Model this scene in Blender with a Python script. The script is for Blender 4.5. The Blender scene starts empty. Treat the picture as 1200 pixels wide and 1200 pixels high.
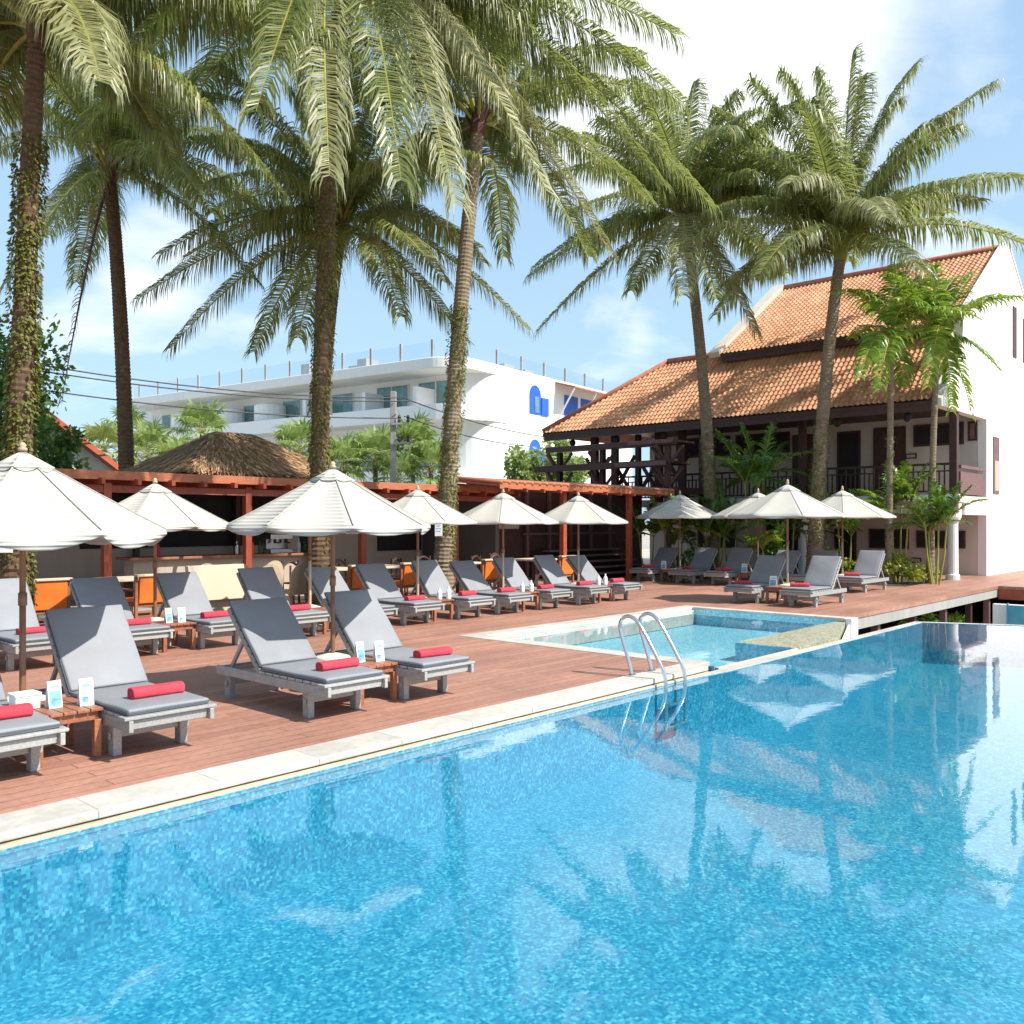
import bpy, math, random
from mathutils import Vector, Matrix
S = bpy.context.scene
COL = S.collection
PI = math.pi
RNG = random.Random(11)

# ---------------------------------------------------------------- frame of reference
# world X runs along the pool edge, world Y points away from the pool, Z up
TH = math.radians(42.26)
FW = (math.cos(TH), math.sin(TH)); RT = (math.sin(TH), -math.cos(TH))
HC = 1.75; FOC = 1040.0; HZ = 612.0
def P(px, py, Y):
    X = (px-600)/FOC*Y
    return Vector((FW[0]*Y+RT[0]*X, FW[1]*Y+RT[1]*X, HC+(HZ-py)/FOC*Y))

# ---------------------------------------------------------------- mesh builder
class MB:
    def __init__(s): s.v=[]; s.f=[]; s.m=[]
    def face(s, idx, m=0): s.f.append(idx); s.m.append(m)
    def quad(s, a,b,c,d, m=0):
        n=len(s.v); s.v += [tuple(a),tuple(b),tuple(c),tuple(d)]; s.face((n,n+1,n+2,n+3),m)
    def tri(s, a,b,c, m=0):
        n=len(s.v); s.v += [tuple(a),tuple(b),tuple(c)]; s.face((n,n+1,n+2),m)
    def hexa(s, p, m=0):
        n=len(s.v); s.v += [tuple(q) for q in p]
        for f in ((0,3,2,1),(4,5,6,7),(0,1,5,4),(1,2,6,5),(2,3,7,6),(3,0,4,7)): s.face(tuple(n+i for i in f),m)
    def box(s, x0,y0,z0,x1,y1,z1, m=0):
        s.hexa([(x0,y0,z0),(x1,y0,z0),(x1,y1,z0),(x0,y1,z0),(x0,y0,z1),(x1,y0,z1),(x1,y1,z1),(x0,y1,z1)],m)
    def beam(s, a, b, w, h, m=0, up=(0,0,1)):
        a=Vector(a); b=Vector(b); d=(b-a).normalized(); u=Vector(up)
        if abs(d.dot(u))>.98: u=Vector((0,1,0))
        r=d.cross(u).normalized(); u=r.cross(d).normalized()
        r=r*w/2; u=u*h/2
        s.hexa([a-r-u,a+r-u,b+r-u,b-r-u,a-r+u,a+r+u,b+r+u,b-r+u],m)
    def tube(s, pts, rad, n=8, m=0, cap=True):
        pts=[Vector(p) for p in pts]
        if not hasattr(rad,'__len__'): rad=[rad]*len(pts)
        base=len(s.v); ref=None
        for i,p in enumerate(pts):
            d=(pts[min(i+1,len(pts)-1)]-pts[max(i-1,0)]).normalized()
            if ref is None: ref=d.orthogonal().normalized()
            ref=(ref-d*ref.dot(d)).normalized(); q=d.cross(ref)
            for k in range(n):
                a=2*PI*k/n; s.v.append(tuple(p+(ref*math.cos(a)+q*math.sin(a))*rad[i]))
        for i in range(len(pts)-1):
            for k in range(n):
                s.face((base+i*n+k, base+i*n+(k+1)%n, base+(i+1)*n+(k+1)%n, base+(i+1)*n+k),m)
        if cap:
            s.face(tuple(base+k for k in reversed(range(n))),m)
            e=base+(len(pts)-1)*n; s.face(tuple(e+k for k in range(n)),m)
    def lathe(s, prof, n=16, c=(0,0,0), m=0):
        base=len(s.v)
        for r,z in prof:
            for k in range(n):
                a=2*PI*k/n; s.v.append((c[0]+r*math.cos(a),c[1]+r*math.sin(a),c[2]+z))
        for i in range(len(prof)-1):
            for k in range(n):
                s.face((base+i*n+k, base+i*n+(k+1)%n, base+(i+1)*n+(k+1)%n, base+(i+1)*n+k),m)
        s.face(tuple(base+k for k in reversed(range(n))),m)
        e=base+(len(prof)-1)*n; s.face(tuple(e+k for k in range(n)),m)
    def prism(s, poly, z0, z1, m=0):          # poly: xy list counter-clockwise
        n=len(poly); b=len(s.v)
        s.v += [(x,y,z0) for x,y in poly]+[(x,y,z1) for x,y in poly]
        s.face(tuple(b+i for i in reversed(range(n))),m); s.face(tuple(b+n+i for i in range(n)),m)
        for i in range(n):
            j=(i+1)%n; s.face((b+i,b+j,b+n+j,b+n+i),m)
    def slab(s, poly, off, m=0):              # any planar 3-D polygon given a thickness vector
        n=len(poly); b=len(s.v); o=Vector(off)
        s.v += [tuple(p) for p in poly]+[tuple(Vector(p)+o) for p in poly]
        s.face(tuple(b+i for i in reversed(range(n))),m); s.face(tuple(b+n+i for i in range(n)),m)
        for i in range(n):
            j=(i+1)%n; s.face((b+i,b+j,b+n+j,b+n+i),m)
    def xform(s, M):
        s.v=[tuple(M@Vector(p)) for p in s.v]; return s
    def build(s, name, mats, parent=None, smooth=False, bevel=0, seg=2, loc=None):
        me=bpy.data.meshes.new(name); me.from_pydata(s.v,[],s.f)
        if not isinstance(mats,(list,tuple)): mats=[mats]
        for m in mats: me.materials.append(m)
        if len(mats)>1: me.polygons.foreach_set('material_index', s.m)
        if smooth: me.polygons.foreach_set('use_smooth',[True]*len(me.polygons))
        me.update()
        o=bpy.data.objects.new(name,me); COL.objects.link(o)
        if loc is not None: o.location=loc
        if parent: o.parent=parent
        if bevel:
            b=o.modifiers.new('bevel','BEVEL'); b.width=bevel; b.segments=seg; b.limit_method='ANGLE'; b.angle_limit=math.radians(40)
        return o

def tag(o, label=None, cat=None, group=None, kind=None):
    if label: o['label']=label
    if cat: o['category']=cat
    if group: o['group']=group
    if kind: o['kind']=kind
    return o
def thing(name, loc, label, cat, group=None, rz=0):
    o=bpy.data.objects.new(name,None); COL.objects.link(o); o.empty_display_size=.1
    o.location=loc; o.rotation_euler=(0,0,rz)
    return tag(o,label,cat,group)
def dup(root, loc, rz, label, group=None):
    r=root.copy(); COL.objects.link(r); r.location=loc; r.rotation_euler=(0,0,rz); r['label']=label
    if group: r['group']=group
    for ch in list(root.children):
        c=ch.copy(); COL.objects.link(c); c.parent=r
        for g in list(ch.children):
            d=g.copy(); COL.objects.link(d); d.parent=c
    return r

# ---------------------------------------------------------------- materials
class NT:
    def __init__(s, name):
        s.m=bpy.data.materials.new(name); s.m.use_nodes=True; s.t=s.m.node_tree; s.t.nodes.clear()
        s.out=s.n('ShaderNodeOutputMaterial')
    def n(s, t, **kw):
        x=s.t.nodes.new(t)
        for k,v in kw.items(): setattr(x,k,v)
        return x
    def l(s,a,b): s.t.links.new(a,b)
    def ramp(s, fac, stops):
        r=s.n('ShaderNodeValToRGB'); e=r.color_ramp.elements
        while len(e)<len(stops): e.new(.5)
        for i,(p,c) in enumerate(stops): e[i].position=p; e[i].color=(*c,1)
        s.l(fac,r.inputs[0]); return r.outputs[0]
    def noise(s, vec, scale, detail=4, rough=.55):
        x=s.n('ShaderNodeTexNoise'); x.inputs['Scale'].default_value=scale; x.inputs['Detail'].default_value=detail; x.inputs['Roughness'].default_value=rough
        s.l(vec,x.inputs['Vector']); return x
    def mapping(s, vec, scale=(1,1,1), loc=(0,0,0)):
        x=s.n('ShaderNodeMapping'); x.inputs['Scale'].default_value=scale; x.inputs['Location'].default_value=loc; s.l(vec,x.inputs[0]); return x.outputs[0]
    def mix(s, fac, a, b, mode='MIX'):
        x=s.n('ShaderNodeMix',data_type='RGBA',blend_type=mode)
        if hasattr(fac,'is_linked'): s.l(fac,x.inputs[0])
        else: x.inputs[0].default_value=fac
        for v,i in ((a,6),(b,7)):
            if hasattr(v,'is_linked'): s.l(v,x.inputs[i])
            else: x.inputs[i].default_value=(*v,1)
        return x.outputs[2]
    def bump(s, h, strength, dist):
        x=s.n('ShaderNodeBump'); x.inputs['Strength'].default_value=strength; x.inputs['Distance'].default_value=dist; s.l(h,x.inputs['Height']); return x.outputs[0]
    def coord(s, k='Object'): return s.n('ShaderNodeTexCoord').outputs[k]
    def bsdf(s, col, rough=.6, spec=.5, metal=0, normal=None):
        b=s.n('ShaderNodeBsdfPrincipled')
        if hasattr(col,'is_linked'): s.l(col,b.inputs['Base Color'])
        else: b.inputs['Base Color'].default_value=(*col,1)
        b.inputs['Roughness'].default_value=rough; b.inputs['Metallic'].default_value=metal
        b.inputs['Specular IOR Level'].default_value=spec
        if normal is not None: s.l(normal,b.inputs['Normal'])
        return b
    def done(s, sh): s.l(sh,s.out.inputs[0]); return s.m

def mul(c,k): return tuple(min(1,x*k) for x in c)
def mat(name, c, var=.18, scale=6, rough=.6, spec=.4, bump=0, bscale=40, metal=0, stretch=(1,1,1), c2=None, rnd=.06):
    t=NT(name); v=t.mapping(t.coord(),stretch)
    n=t.noise(v,scale,6,.6)
    a=mul(c,1-var); b=c2 or mul(c,1+var)
    col=t.ramp(n.outputs[0],[(.3,a),(.72,b)])
    if rnd:
        oi=t.n('ShaderNodeObjectInfo'); h=t.n('ShaderNodeHueSaturation')
        mr=t.n('ShaderNodeMapRange'); mr.inputs['To Min'].default_value=1-rnd; mr.inputs['To Max'].default_value=1+rnd
        t.l(oi.outputs['Random'],mr.inputs['Value']); t.l(mr.outputs[0],h.inputs['Value']); t.l(col,h.inputs['Color']); col=h.outputs[0]
    nm=None
    if bump: nm=t.bump(t.noise(v,bscale,5,.6).outputs[0],.6,bump)
    return t.done(t.bsdf(col,rough,spec,metal,nm).outputs[0])

def leafmat(name, stops, rough=.42, trans=.3, tcol=(.30,.34,.05), spec=.5):
    t=NT(name); g=t.n('ShaderNodeNewGeometry')
    col=t.ramp(g.outputs['Random Per Island'],stops)
    n=t.noise(t.coord(),1.3,2); col=t.mix(n.outputs[0],col,mul(stops[0][1],.8),'MIX') if False else col
    b=t.bsdf(col,rough,spec)
    tr=t.n('ShaderNodeBsdfTranslucent'); tc=t.mix(.5,col,tcol); t.l(tc,tr.inputs[0])
    m=t.n('ShaderNodeMixShader'); m.inputs[0].default_value=trans; t.l(b.outputs[0],m.inputs[1]); t.l(tr.outputs[0],m.inputs[2])
    return t.done(m.outputs[0])

def woodmat(name, c, c2, rough=.5, axis=(1,1,1), scale=9, spec=.4):
    t=NT(name); v=t.mapping(t.coord(),axis)
    n=t.noise(v,scale,8,.65); w=t.noise(v,scale*6,3)
    col=t.ramp(n.outputs[0],[(.28,c),(.72,c2)])
    oi=t.n('ShaderNodeObjectInfo'); h=t.n('ShaderNodeHueSaturation')
    mr=t.n('ShaderNodeMapRange'); mr.inputs['To Min'].default_value=.88; mr.inputs['To Max'].default_value=1.12
    t.l(oi.outputs['Random'],mr.inputs['Value']); t.l(mr.outputs[0],h.inputs['Value']); t.l(col,h.inputs['Color'])
    return t.done(t.bsdf(h.outputs[0],rough,spec,0,t.bump(w.outputs[0],.5,.004)).outputs[0])

def deckmat():
    t=NT('deck_planks'); v=t.coord()
    b=t.n('ShaderNodeTexBrick',offset=.37,offset_frequency=2)
    b.inputs['Scale'].default_value=1; b.inputs['Brick Width'].default_value=2.6; b.inputs['Row Height'].default_value=.145
    b.inputs['Mortar Size'].default_value=.005; b.inputs['Mortar Smooth'].default_value=.2; b.inputs['Bias'].default_value=0
    b.inputs['Color1'].default_value=(.355,.18,.125,1); b.inputs['Color2'].default_value=(.455,.24,.172,1); b.inputs['Mortar'].default_value=(.20,.10,.075,1)
    t.l(v,b.inputs['Vector'])
    n=t.noise(t.mapping(v,(.8,9,1)),5,7,.65); w=t.noise(v,.6,5,.6); sp=t.noise(v,16,5,.7)
    c=t.mix(.5,b.outputs[0],t.ramp(n.outputs[0],[(.3,(.55,.5,.5)),(.7,(1.25,1.22,1.2))]),'MULTIPLY')
    c=t.mix(.55,c,t.ramp(w.outputs[0],[(.35,(.76,.74,.73)),(.65,(1.12,1.12,1.12))]),'MULTIPLY')
    c=t.mix(.5,c,t.ramp(sp.outputs[0],[(.36,(.7,.69,.68)),(.55,(1.05,1.05,1.05))]),'MULTIPLY')
    rr=t.ramp(w.outputs[0],[(.3,(.42,)*3),(.7,(.68,)*3)])
    p=t.bsdf(c,.55,.35,0,t.bump(b.outputs['Fac'],-.5,.004)); t.l(rr,p.inputs['Roughness'])
    return t.done(p.outputs[0])

def mosaic(name, stops, size=.024, grout=(.55,.75,.8)):
    t=NT(name); v=t.mapping(t.coord(),(1,1,1),(.013,.017,.011))
    wb_=t.noise(v,7,3,.6); sc_=t.n('ShaderNodeVectorMath',operation='SCALE'); sc_.inputs['Scale'].default_value=.05; t.l(wb_.outputs['Color'],sc_.inputs[0]); ad_=t.n('ShaderNodeVectorMath',operation='ADD'); t.l(v,ad_.inputs[0]); t.l(sc_.outputs[0],ad_.inputs[1]); v=ad_.outputs[0]
    vo=t.n('ShaderNodeTexVoronoi',distance='CHEBYCHEV'); vo.inputs['Scale'].default_value=1/size; vo.inputs['Randomness'].default_value=.0
    t.l(v,vo.inputs['Vector'])
    wn=t.n('ShaderNodeTexWhiteNoise',noise_dimensions='3D'); t.l(vo.outputs['Position'],wn.inputs['Vector'])
    # small clusters of a shade, so the speckle keeps its grain from afar
    cl=t.noise(v,9,3,.7)
    ad=t.n('ShaderNodeMath',operation='MULTIPLY_ADD'); t.l(cl.outputs[0],ad.inputs[0]); ad.inputs[1].default_value=.9; ad.inputs[2].default_value=-.45
    sm=t.n('ShaderNodeMath',operation='ADD'); t.l(wn.outputs['Value'],sm.inputs[0]); t.l(ad.outputs[0],sm.inputs[1])
    c=t.ramp(sm.outputs[0],stops)
    return t.done(t.bsdf(c,.35,.4).outputs[0])

def watermat(name, tint, ior=1.52):
    t=NT(name); v=t.coord()
    big=t.noise(t.mapping(v,(1,1.5,1)),1.3,2,.5); n1=t.noise(t.mapping(v,(1,1.6,1)),5.5,3,.55); fine=t.noise(t.mapping(v,(1,1.4,1)),26,2,.5)
    a=t.n('ShaderNodeMath',operation='MULTIPLY_ADD'); t.l(fine.outputs[0],a.inputs[0]); a.inputs[1].default_value=.045; s1=t.n('ShaderNodeMath',operation='MULTIPLY'); t.l(n1.outputs[0],s1.inputs[0]); s1.inputs[1].default_value=.28; t.l(s1.outputs[0],a.inputs[2])
    a2=t.n('ShaderNodeMath',operation='MULTIPLY_ADD'); t.l(big.outputs[0],a2.inputs[0]); a2.inputs[1].default_value=1.0; t.l(a.outputs[0],a2.inputs[2])
    nm=t.bump(a2.outputs[0],1.0,.0016)
    fr=t.n('ShaderNodeFresnel'); t.l(nm,fr.inputs['Normal'])
    gq=t.n('ShaderNodeNewGeometry'); mr=t.n('ShaderNodeMapRange'); mr.inputs['To Min'].default_value=ior; mr.inputs['To Max'].default_value=1/ior
    t.l(gq.outputs['Backfacing'],mr.inputs['Value']); t.l(mr.outputs[0],fr.inputs['IOR'])
    tr=t.n('ShaderNodeBsdfTransparent'); tr.inputs[0].default_value=(*tint,1)
    gl=t.n('ShaderNodeBsdfGlossy'); gl.inputs['Roughness'].default_value=.0; gl.inputs['Color'].default_value=(1,1,1,1); t.l(nm,gl.inputs['Normal'])
    mx=t.n('ShaderNodeMixShader'); t.l(fr.outputs[0],mx.inputs[0]); t.l(tr.outputs[0],mx.inputs[1]); t.l(gl.outputs[0],mx.inputs[2])
    return t.done(mx.outputs[0])

def glassmat(name, tint, refl=1.45):
    t=NT(name)
    tr=t.n('ShaderNodeBsdfTransparent'); tr.inputs[0].default_value=(*tint,1)
    gl=t.n('ShaderNodeBsdfGlossy'); gl.inputs['Roughness'].default_value=.02
    mx=t.n('ShaderNodeMixShader'); mx.inputs[0].default_value=.1; t.l(tr.outputs[0],mx.inputs[1]); t.l(gl.outputs[0],mx.inputs[2])
    return t.done(mx.outputs[0])

def tilemat(name, row=.3, colw=.26):
    t=NT(name); v=t.coord('UV')
    b=t.n('ShaderNodeTexBrick',offset=0); b.inputs['Scale'].default_value=1; b.inputs['Brick Width'].default_value=1; b.inputs['Row Height'].default_value=1
    b.inputs['Mortar Size'].default_value=.0; b.inputs['Color1'].default_value=(.54,.27,.15,1); b.inputs['Color2'].default_value=(.70,.40,.235,1)
    t.l(v,b.inputs['Vector'])
    o=t.coord(); n=t.noise(o,.7,6,.65); f=t.noise(o,9,4,.6)
    c=t.mix(.8,b.outputs[0],t.ramp(n.outputs[0],[(.3,(.68,.62,.58)),(.68,(1.15,1.1,1.05))]),'MULTIPLY')
    c=t.mix(.35,c,t.ramp(f.outputs[0],[(.35,(.6,.55,.5)),(.65,(1.15,1.15,1.15))]),'MULTIPLY')
    return t.done(t.bsdf(c,.75,.25).outputs[0])

def plastermat(name, c, stain=.12, streak=True):
    t=NT(name); o=t.coord(); n=t.noise(o,.5,7,.65); s=t.noise(t.mapping(o,(2.2,2.2,.25)),1.6,5,.6); f=t.noise(o,30,4)
    col=t.mix(stain*2.2,c,t.ramp(n.outputs[0],[(.35,mul(c,.72)),(.65,mul(c,1.05))]))
    if streak: col=t.mix(stain*1.5,col,t.ramp(s.outputs[0],[(.4,mul(c,.6)),(.62,mul(c,1.05))]))
    return t.done(t.bsdf(col,.85,.2,0,t.bump(f.outputs[0],.3,.003)).outputs[0])

M={}
M['deck']=deckmat()
M['pool']=mosaic('pool_mosaic',[(.0,(.016,.185,.31)),(.3,(.028,.23,.355)),(.6,(.046,.28,.40)),(.85,(.08,.345,.45)),(1,(.17,.44,.52))],.02)
M['poolpale']=mosaic('pale_pool_mosaic',[(.0,(.14,.47,.61)),(.45,(.24,.60,.73)),(.8,(.37,.70,.80)),(1,(.60,.82,.87))],.026)
M['olive']=mosaic('sand_mosaic',[(.0,(.22,.22,.14)),(.5,(.36,.35,.24)),(1,(.50,.48,.36))],.03)
M['water']=watermat('pool_water',(.70,.95,.99))
M['waterpale']=watermat('shallow_pool_water',(.88,.98,1.0),1.27)
M['coping']=plastermat('coping_stone',(.60,.565,.505),.22,False)
def copingmat():
    t=NT('coping_slabs'); o=t.coord(); c=(.55,.52,.46)
    b=t.n('ShaderNodeTexBrick',offset=0); b.inputs['Scale'].default_value=1; b.inputs['Brick Width'].default_value=.8; b.inputs['Row Height'].default_value=.8; b.inputs['Mortar Size'].default_value=.0035
    b.inputs['Color1'].default_value=(.47,.44,.39,1); b.inputs['Color2'].default_value=(.56,.53,.475,1); b.inputs['Mortar'].default_value=(.27,.24,.20,1); t.l(t.mapping(o,(1,1,1),(.11,.31,0)),b.inputs['Vector'])
    n=t.noise(o,2.2,7,.65); f=t.noise(o,14,5,.7)
    x=t.mix(.6,b.outputs[0],t.ramp(n.outputs[0],[(.34,(.74,.72,.68)),(.62,(1.05,1.05,1.05))]),'MULTIPLY')
    x=t.mix(.4,x,t.ramp(f.outputs[0],[(.36,(.75,.73,.70)),(.6,(1.05,1.05,1.05))]),'MULTIPLY')
    return t.done(t.bsdf(x,.75,.3,0,t.bump(f.outputs[0],.4,.003)).outputs[0])
M['coping']=copingmat()
M['lip']=mat('sandstone_lip',(.52,.43,.29),.25,14,.8,bump=.004)
M['greywood']=woodmat('grey_painted_wood',(.26,.262,.25),(.42,.42,.40),.6,(6,1,6))
M['cushion']=mat('charcoal_cushion_fabric',(.245,.252,.268),.08,3,.6,.35,.007,5)
M['cushside']=mat('dark_cushion_piping',(.10,.11,.125),.1,4,.55)
M['towel']=mat('red_terry',(.57,.062,.085),.14,14,.95,.1,.006,160)
M['canvas']=mat('cream_canvas',(.49,.462,.405),.05,2.2,.9,.1,.003,9,rnd=.03)
def pleated():
    t=NT('pleated_canvas'); o=t.coord(); w=t.n('ShaderNodeTexWave',wave_type='BANDS',bands_direction='Z'); w.inputs['Scale'].default_value=9; w.inputs['Distortion'].default_value=2.2; w.inputs['Detail'].default_value=2; w.inputs['Detail Scale'].default_value=.8
    t.l(t.mapping(o,(.12,.12,1)),w.inputs[0]); n=t.noise(o,3,4)
    c=t.ramp(n.outputs[0],[(.3,(.47,.445,.39)),(.7,(.53,.50,.445))]); c=t.mix(.5,c,t.ramp(w.outputs[0],[(.0,(.74,.74,.75)),(.28,(1,1,1))]),'MULTIPLY')  # grey bands painted in as the shade inside the pleats
    return t.done(t.bsdf(c,.9,.1,0,t.bump(w.outputs[0],.6,.012)).outputs[0])
M['pleat']=pleated()
M['umbwood']=woodmat('umbrella_wood',(.17,.082,.040),(.30,.16,.085),.45,(3,3,.5))
M['umbpale']=woodmat('pale_umbrella_wood',(.42,.30,.19),(.60,.47,.33),.5,(3,3,.5))
M['stone']=plastermat('cast_stone',(.66,.60,.50),.2,False)
M['tablewood']=woodmat('red_brown_teak',(.22,.075,.038),(.40,.165,.085),.45,(4,1,4))
M['redwood']=woodmat('red_stained_timber',(.26,.050,.026),(.42,.095,.045),.45,(2,2,.5))
M['fascia']=woodmat('orange_red_fascia',(.36,.112,.052),(.54,.19,.092),.5,(.7,4,4))
M['darkwood']=woodmat('dark_stained_timber',(.040,.018,.015),(.095,.044,.036),.5,(2,2,.6))
M['mauvewood']=woodmat('faded_purple_timber',(.115,.056,.055),(.22,.115,.11),.55,(2,2,.6))
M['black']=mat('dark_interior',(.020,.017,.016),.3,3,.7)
M['orange']=mat('orange_leather',(.72,.17,.025),.16,4,.45,.5,.002,60)
M['cream']=plastermat('cream_stone_top',(.60,.50,.37),.12,False)
M['rattan']=woodmat('pale_rattan',(.40,.31,.20),(.62,.51,.36),.7,(8,8,3),14)
M['beigewall']=plastermat('beige_plaster',(.62,.54,.46),.12)
M['barwall']=plastermat('tan_wall_panel',(.50,.41,.32),.14)
M['greywall']=plastermat('dark_grey_wall',(.15,.135,.122),.2)
M['white']=plastermat('white_render',(.84,.83,.80),.05)
M['whiteblue']=plastermat('white_stucco',(.88,.88,.87),.03,False)
M['steel']=mat('brushed_steel',(.72,.72,.72),.05,20,.16,.5,metal=1,rnd=0)
M['chrome']=mat('machine_steel',(.6,.6,.61),.1,8,.25,.5,metal=1)
M['tile']=tilemat('terracotta_roof_tile')
M['ridge']=mat('terracotta_ridge',(.40,.15,.085),.25,5,.75,bump=.006)
M['thatch']=leafmat('dry_thatch',[(0,(.22,.115,.055)),(.4,(.40,.235,.12)),(.75,(.56,.36,.20)),(1,(.72,.52,.33))],.8,.08,(.4,.25,.1),.15)
M['thatchbase']=mat('thatch_under',(.16,.085,.04),.3,7,.9,bump=.02)
M['bark']=mat('palm_bark',(.135,.085,.052),.4,9,.9,.15,.012,34,stretch=(1,1,2.2))
M['barkpale']=mat('grey_palm_bark',(.24,.185,.125),.35,9,.9,.15,.012,34,stretch=(1,1,2.2))
M['rachis']=mat('frond_stalk',(.30,.29,.055),.25,4,.45)
M['brownstalk']=mat('dead_frond_stalk',(.12,.055,.035),.25,4,.6)
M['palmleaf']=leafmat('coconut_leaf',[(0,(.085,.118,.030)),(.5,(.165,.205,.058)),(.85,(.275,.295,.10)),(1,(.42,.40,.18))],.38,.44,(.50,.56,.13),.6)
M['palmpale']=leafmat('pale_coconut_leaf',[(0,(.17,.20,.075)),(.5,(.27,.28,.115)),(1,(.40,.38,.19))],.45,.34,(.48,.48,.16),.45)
M['palmdark']=leafmat('dark_coconut_leaf',[(0,(.030,.045,.012)),(.5,(.058,.080,.020)),(1,(.11,.125,.038))],.38,.2,(.2,.25,.05),.5)
M['deadleaf']=leafmat('dead_leaf',[(0,(.12,.065,.045)),(1,(.24,.15,.10))],.6,.3,(.3,.2,.1))
M['arecaleaf']=leafmat('areca_leaf',[(0,(.09,.19,.02)),(.5,(.17,.31,.035)),(.85,(.29,.42,.055)),(1,(.45,.46,.09))],.36,.36,(.36,.50,.05),.5)
M['arecadark']=leafmat('deep_areca_leaf',[(0,(.045,.115,.018)),(.5,(.085,.185,.03)),(1,(.16,.29,.045))],.36,.32,(.2,.36,.04),.5)
M['fanleaf']=leafmat('fan_palm_leaf',[(0,(.16,.25,.06)),(.5,(.27,.37,.11)),(1,(.44,.50,.22))],.5,.36,(.45,.55,.16),.4)
M['vine']=leafmat('vine_leaf',[(0,(.075,.088,.016)),(.4,(.125,.14,.025)),(.8,(.19,.195,.038)),(1,(.25,.215,.06))],.5,.3,(.4,.4,.06),.4)
M['treeleaf']=leafmat('broad_leaf',[(0,(.03,.075,.015)),(.5,(.07,.15,.026)),(1,(.16,.25,.05))],.45,.3,(.25,.40,.06),.4)
M['shrubleaf']=leafmat('golden_shrub_leaf',[(0,(.12,.20,.02)),(.5,(.28,.33,.035)),(1,(.50,.47,.08))],.45,.3,(.5,.5,.06),.4)
M['soil']=mat('planting_soil',(.06,.042,.028),.35,9,.95,bump=.03)
M['ground']=mat('distant_ground',(.40,.37,.31),.25,.25,.95)  # pale tone set to bounce sunlight up onto walls and eaves
M['concrete']=plastermat('grey_concrete',(.38,.37,.35),.2)
M['blue']=mat('blue_painted_shutter',(.025,.12,.55),.12,4,.5)
M['glassgreen']=mat('green_window_glass',(.13,.25,.25),.3,2,.08,.8)
M['glassrail']=glassmat('railing_glass',(.95,.975,.985),1.35)
M['glassblue']=mat('blue_glass_panel',(.10,.36,.50),.12,3,.15,.6)
M['paper']=mat('white_card',(.80,.80,.78),.04,8,.7)
M['paperblue']=mat('printed_blue_card',(.08,.34,.58),.4,22,.6,c2=(.35,.62,.78))
M['bottle']=mat('green_bottle_glass',(.03,.09,.03),.2,5,.1,.6)
M['wire']=mat('black_cable',(.05,.05,.055),.1,4,.6)
M['rubber']=mat('dark_rubber',(.03,.03,.03),.2,5,.7)
M['redtrim']=mat('red_roof_trim',(.50,.12,.06),.2,3,.7)
EXPO=.80; SUNE=4.0; SKYE=.118; CLOFF=(.3,.7,0)
# ================================================================ camera, sun, sky
cam=bpy.data.cameras.new('camera'); co=bpy.data.objects.new('camera',cam); COL.objects.link(co)
cam.sensor_width=36; cam.lens=36*FOC/1200; cam.shift_y=.01; cam.clip_end=6000; cam.clip_start=.05
co.location=(0,0,HC); co.rotation_euler=(PI/2,0,TH-PI/2); S.camera=co
S.render.resolution_x=S.render.resolution_y=1024
S.view_settings.view_transform='Standard'; S.view_settings.look='None'; S.view_settings.gamma=1
S.view_settings.exposure=EXPO
S.cycles.max_bounces=12; S.cycles.transparent_max_bounces=24; S.cycles.glossy_bounces=5
S.cycles.sample_clamp_indirect=6

sd=Vector((.30,-.95,0)).normalized(); EL=math.radians(47)
sdir=Vector((sd.x*math.cos(EL),sd.y*math.cos(EL),math.sin(EL)))
sun=bpy.data.lights.new('sun','SUN'); sun.energy=SUNE; sun.angle=math.radians(.53); sun.color=(1,.955,.88)
so=bpy.data.objects.new('sun',sun); COL.objects.link(so); so.rotation_euler=sdir.to_track_quat('Z','Y').to_euler(); so.location=(0,-20,30)

w=bpy.data.worlds.new('World'); S.world=w; w.use_nodes=True; t=w.node_tree; t.nodes.clear()
class WT(NT):
    def __init__(s,t): s.t=t
q=WT(t); out=q.n('ShaderNodeOutputWorld'); bg=q.n('ShaderNodeBackground'); bg.inputs[1].default_value=SKYE
sky=q.n('ShaderNodeTexSky',sky_type='NISHITA'); sky.sun_disc=False; sky.sun_elevation=EL; sky.sun_rotation=math.atan2(sd.x,sd.y)
sky.air_density=1.0; sky.dust_density=1.2; sky.ozone_density=2.0; sky.altitude=0
v=q.coord('Generated')
sep=q.n('ShaderNodeSeparateXYZ'); q.l(v,sep.inputs[0])
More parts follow.
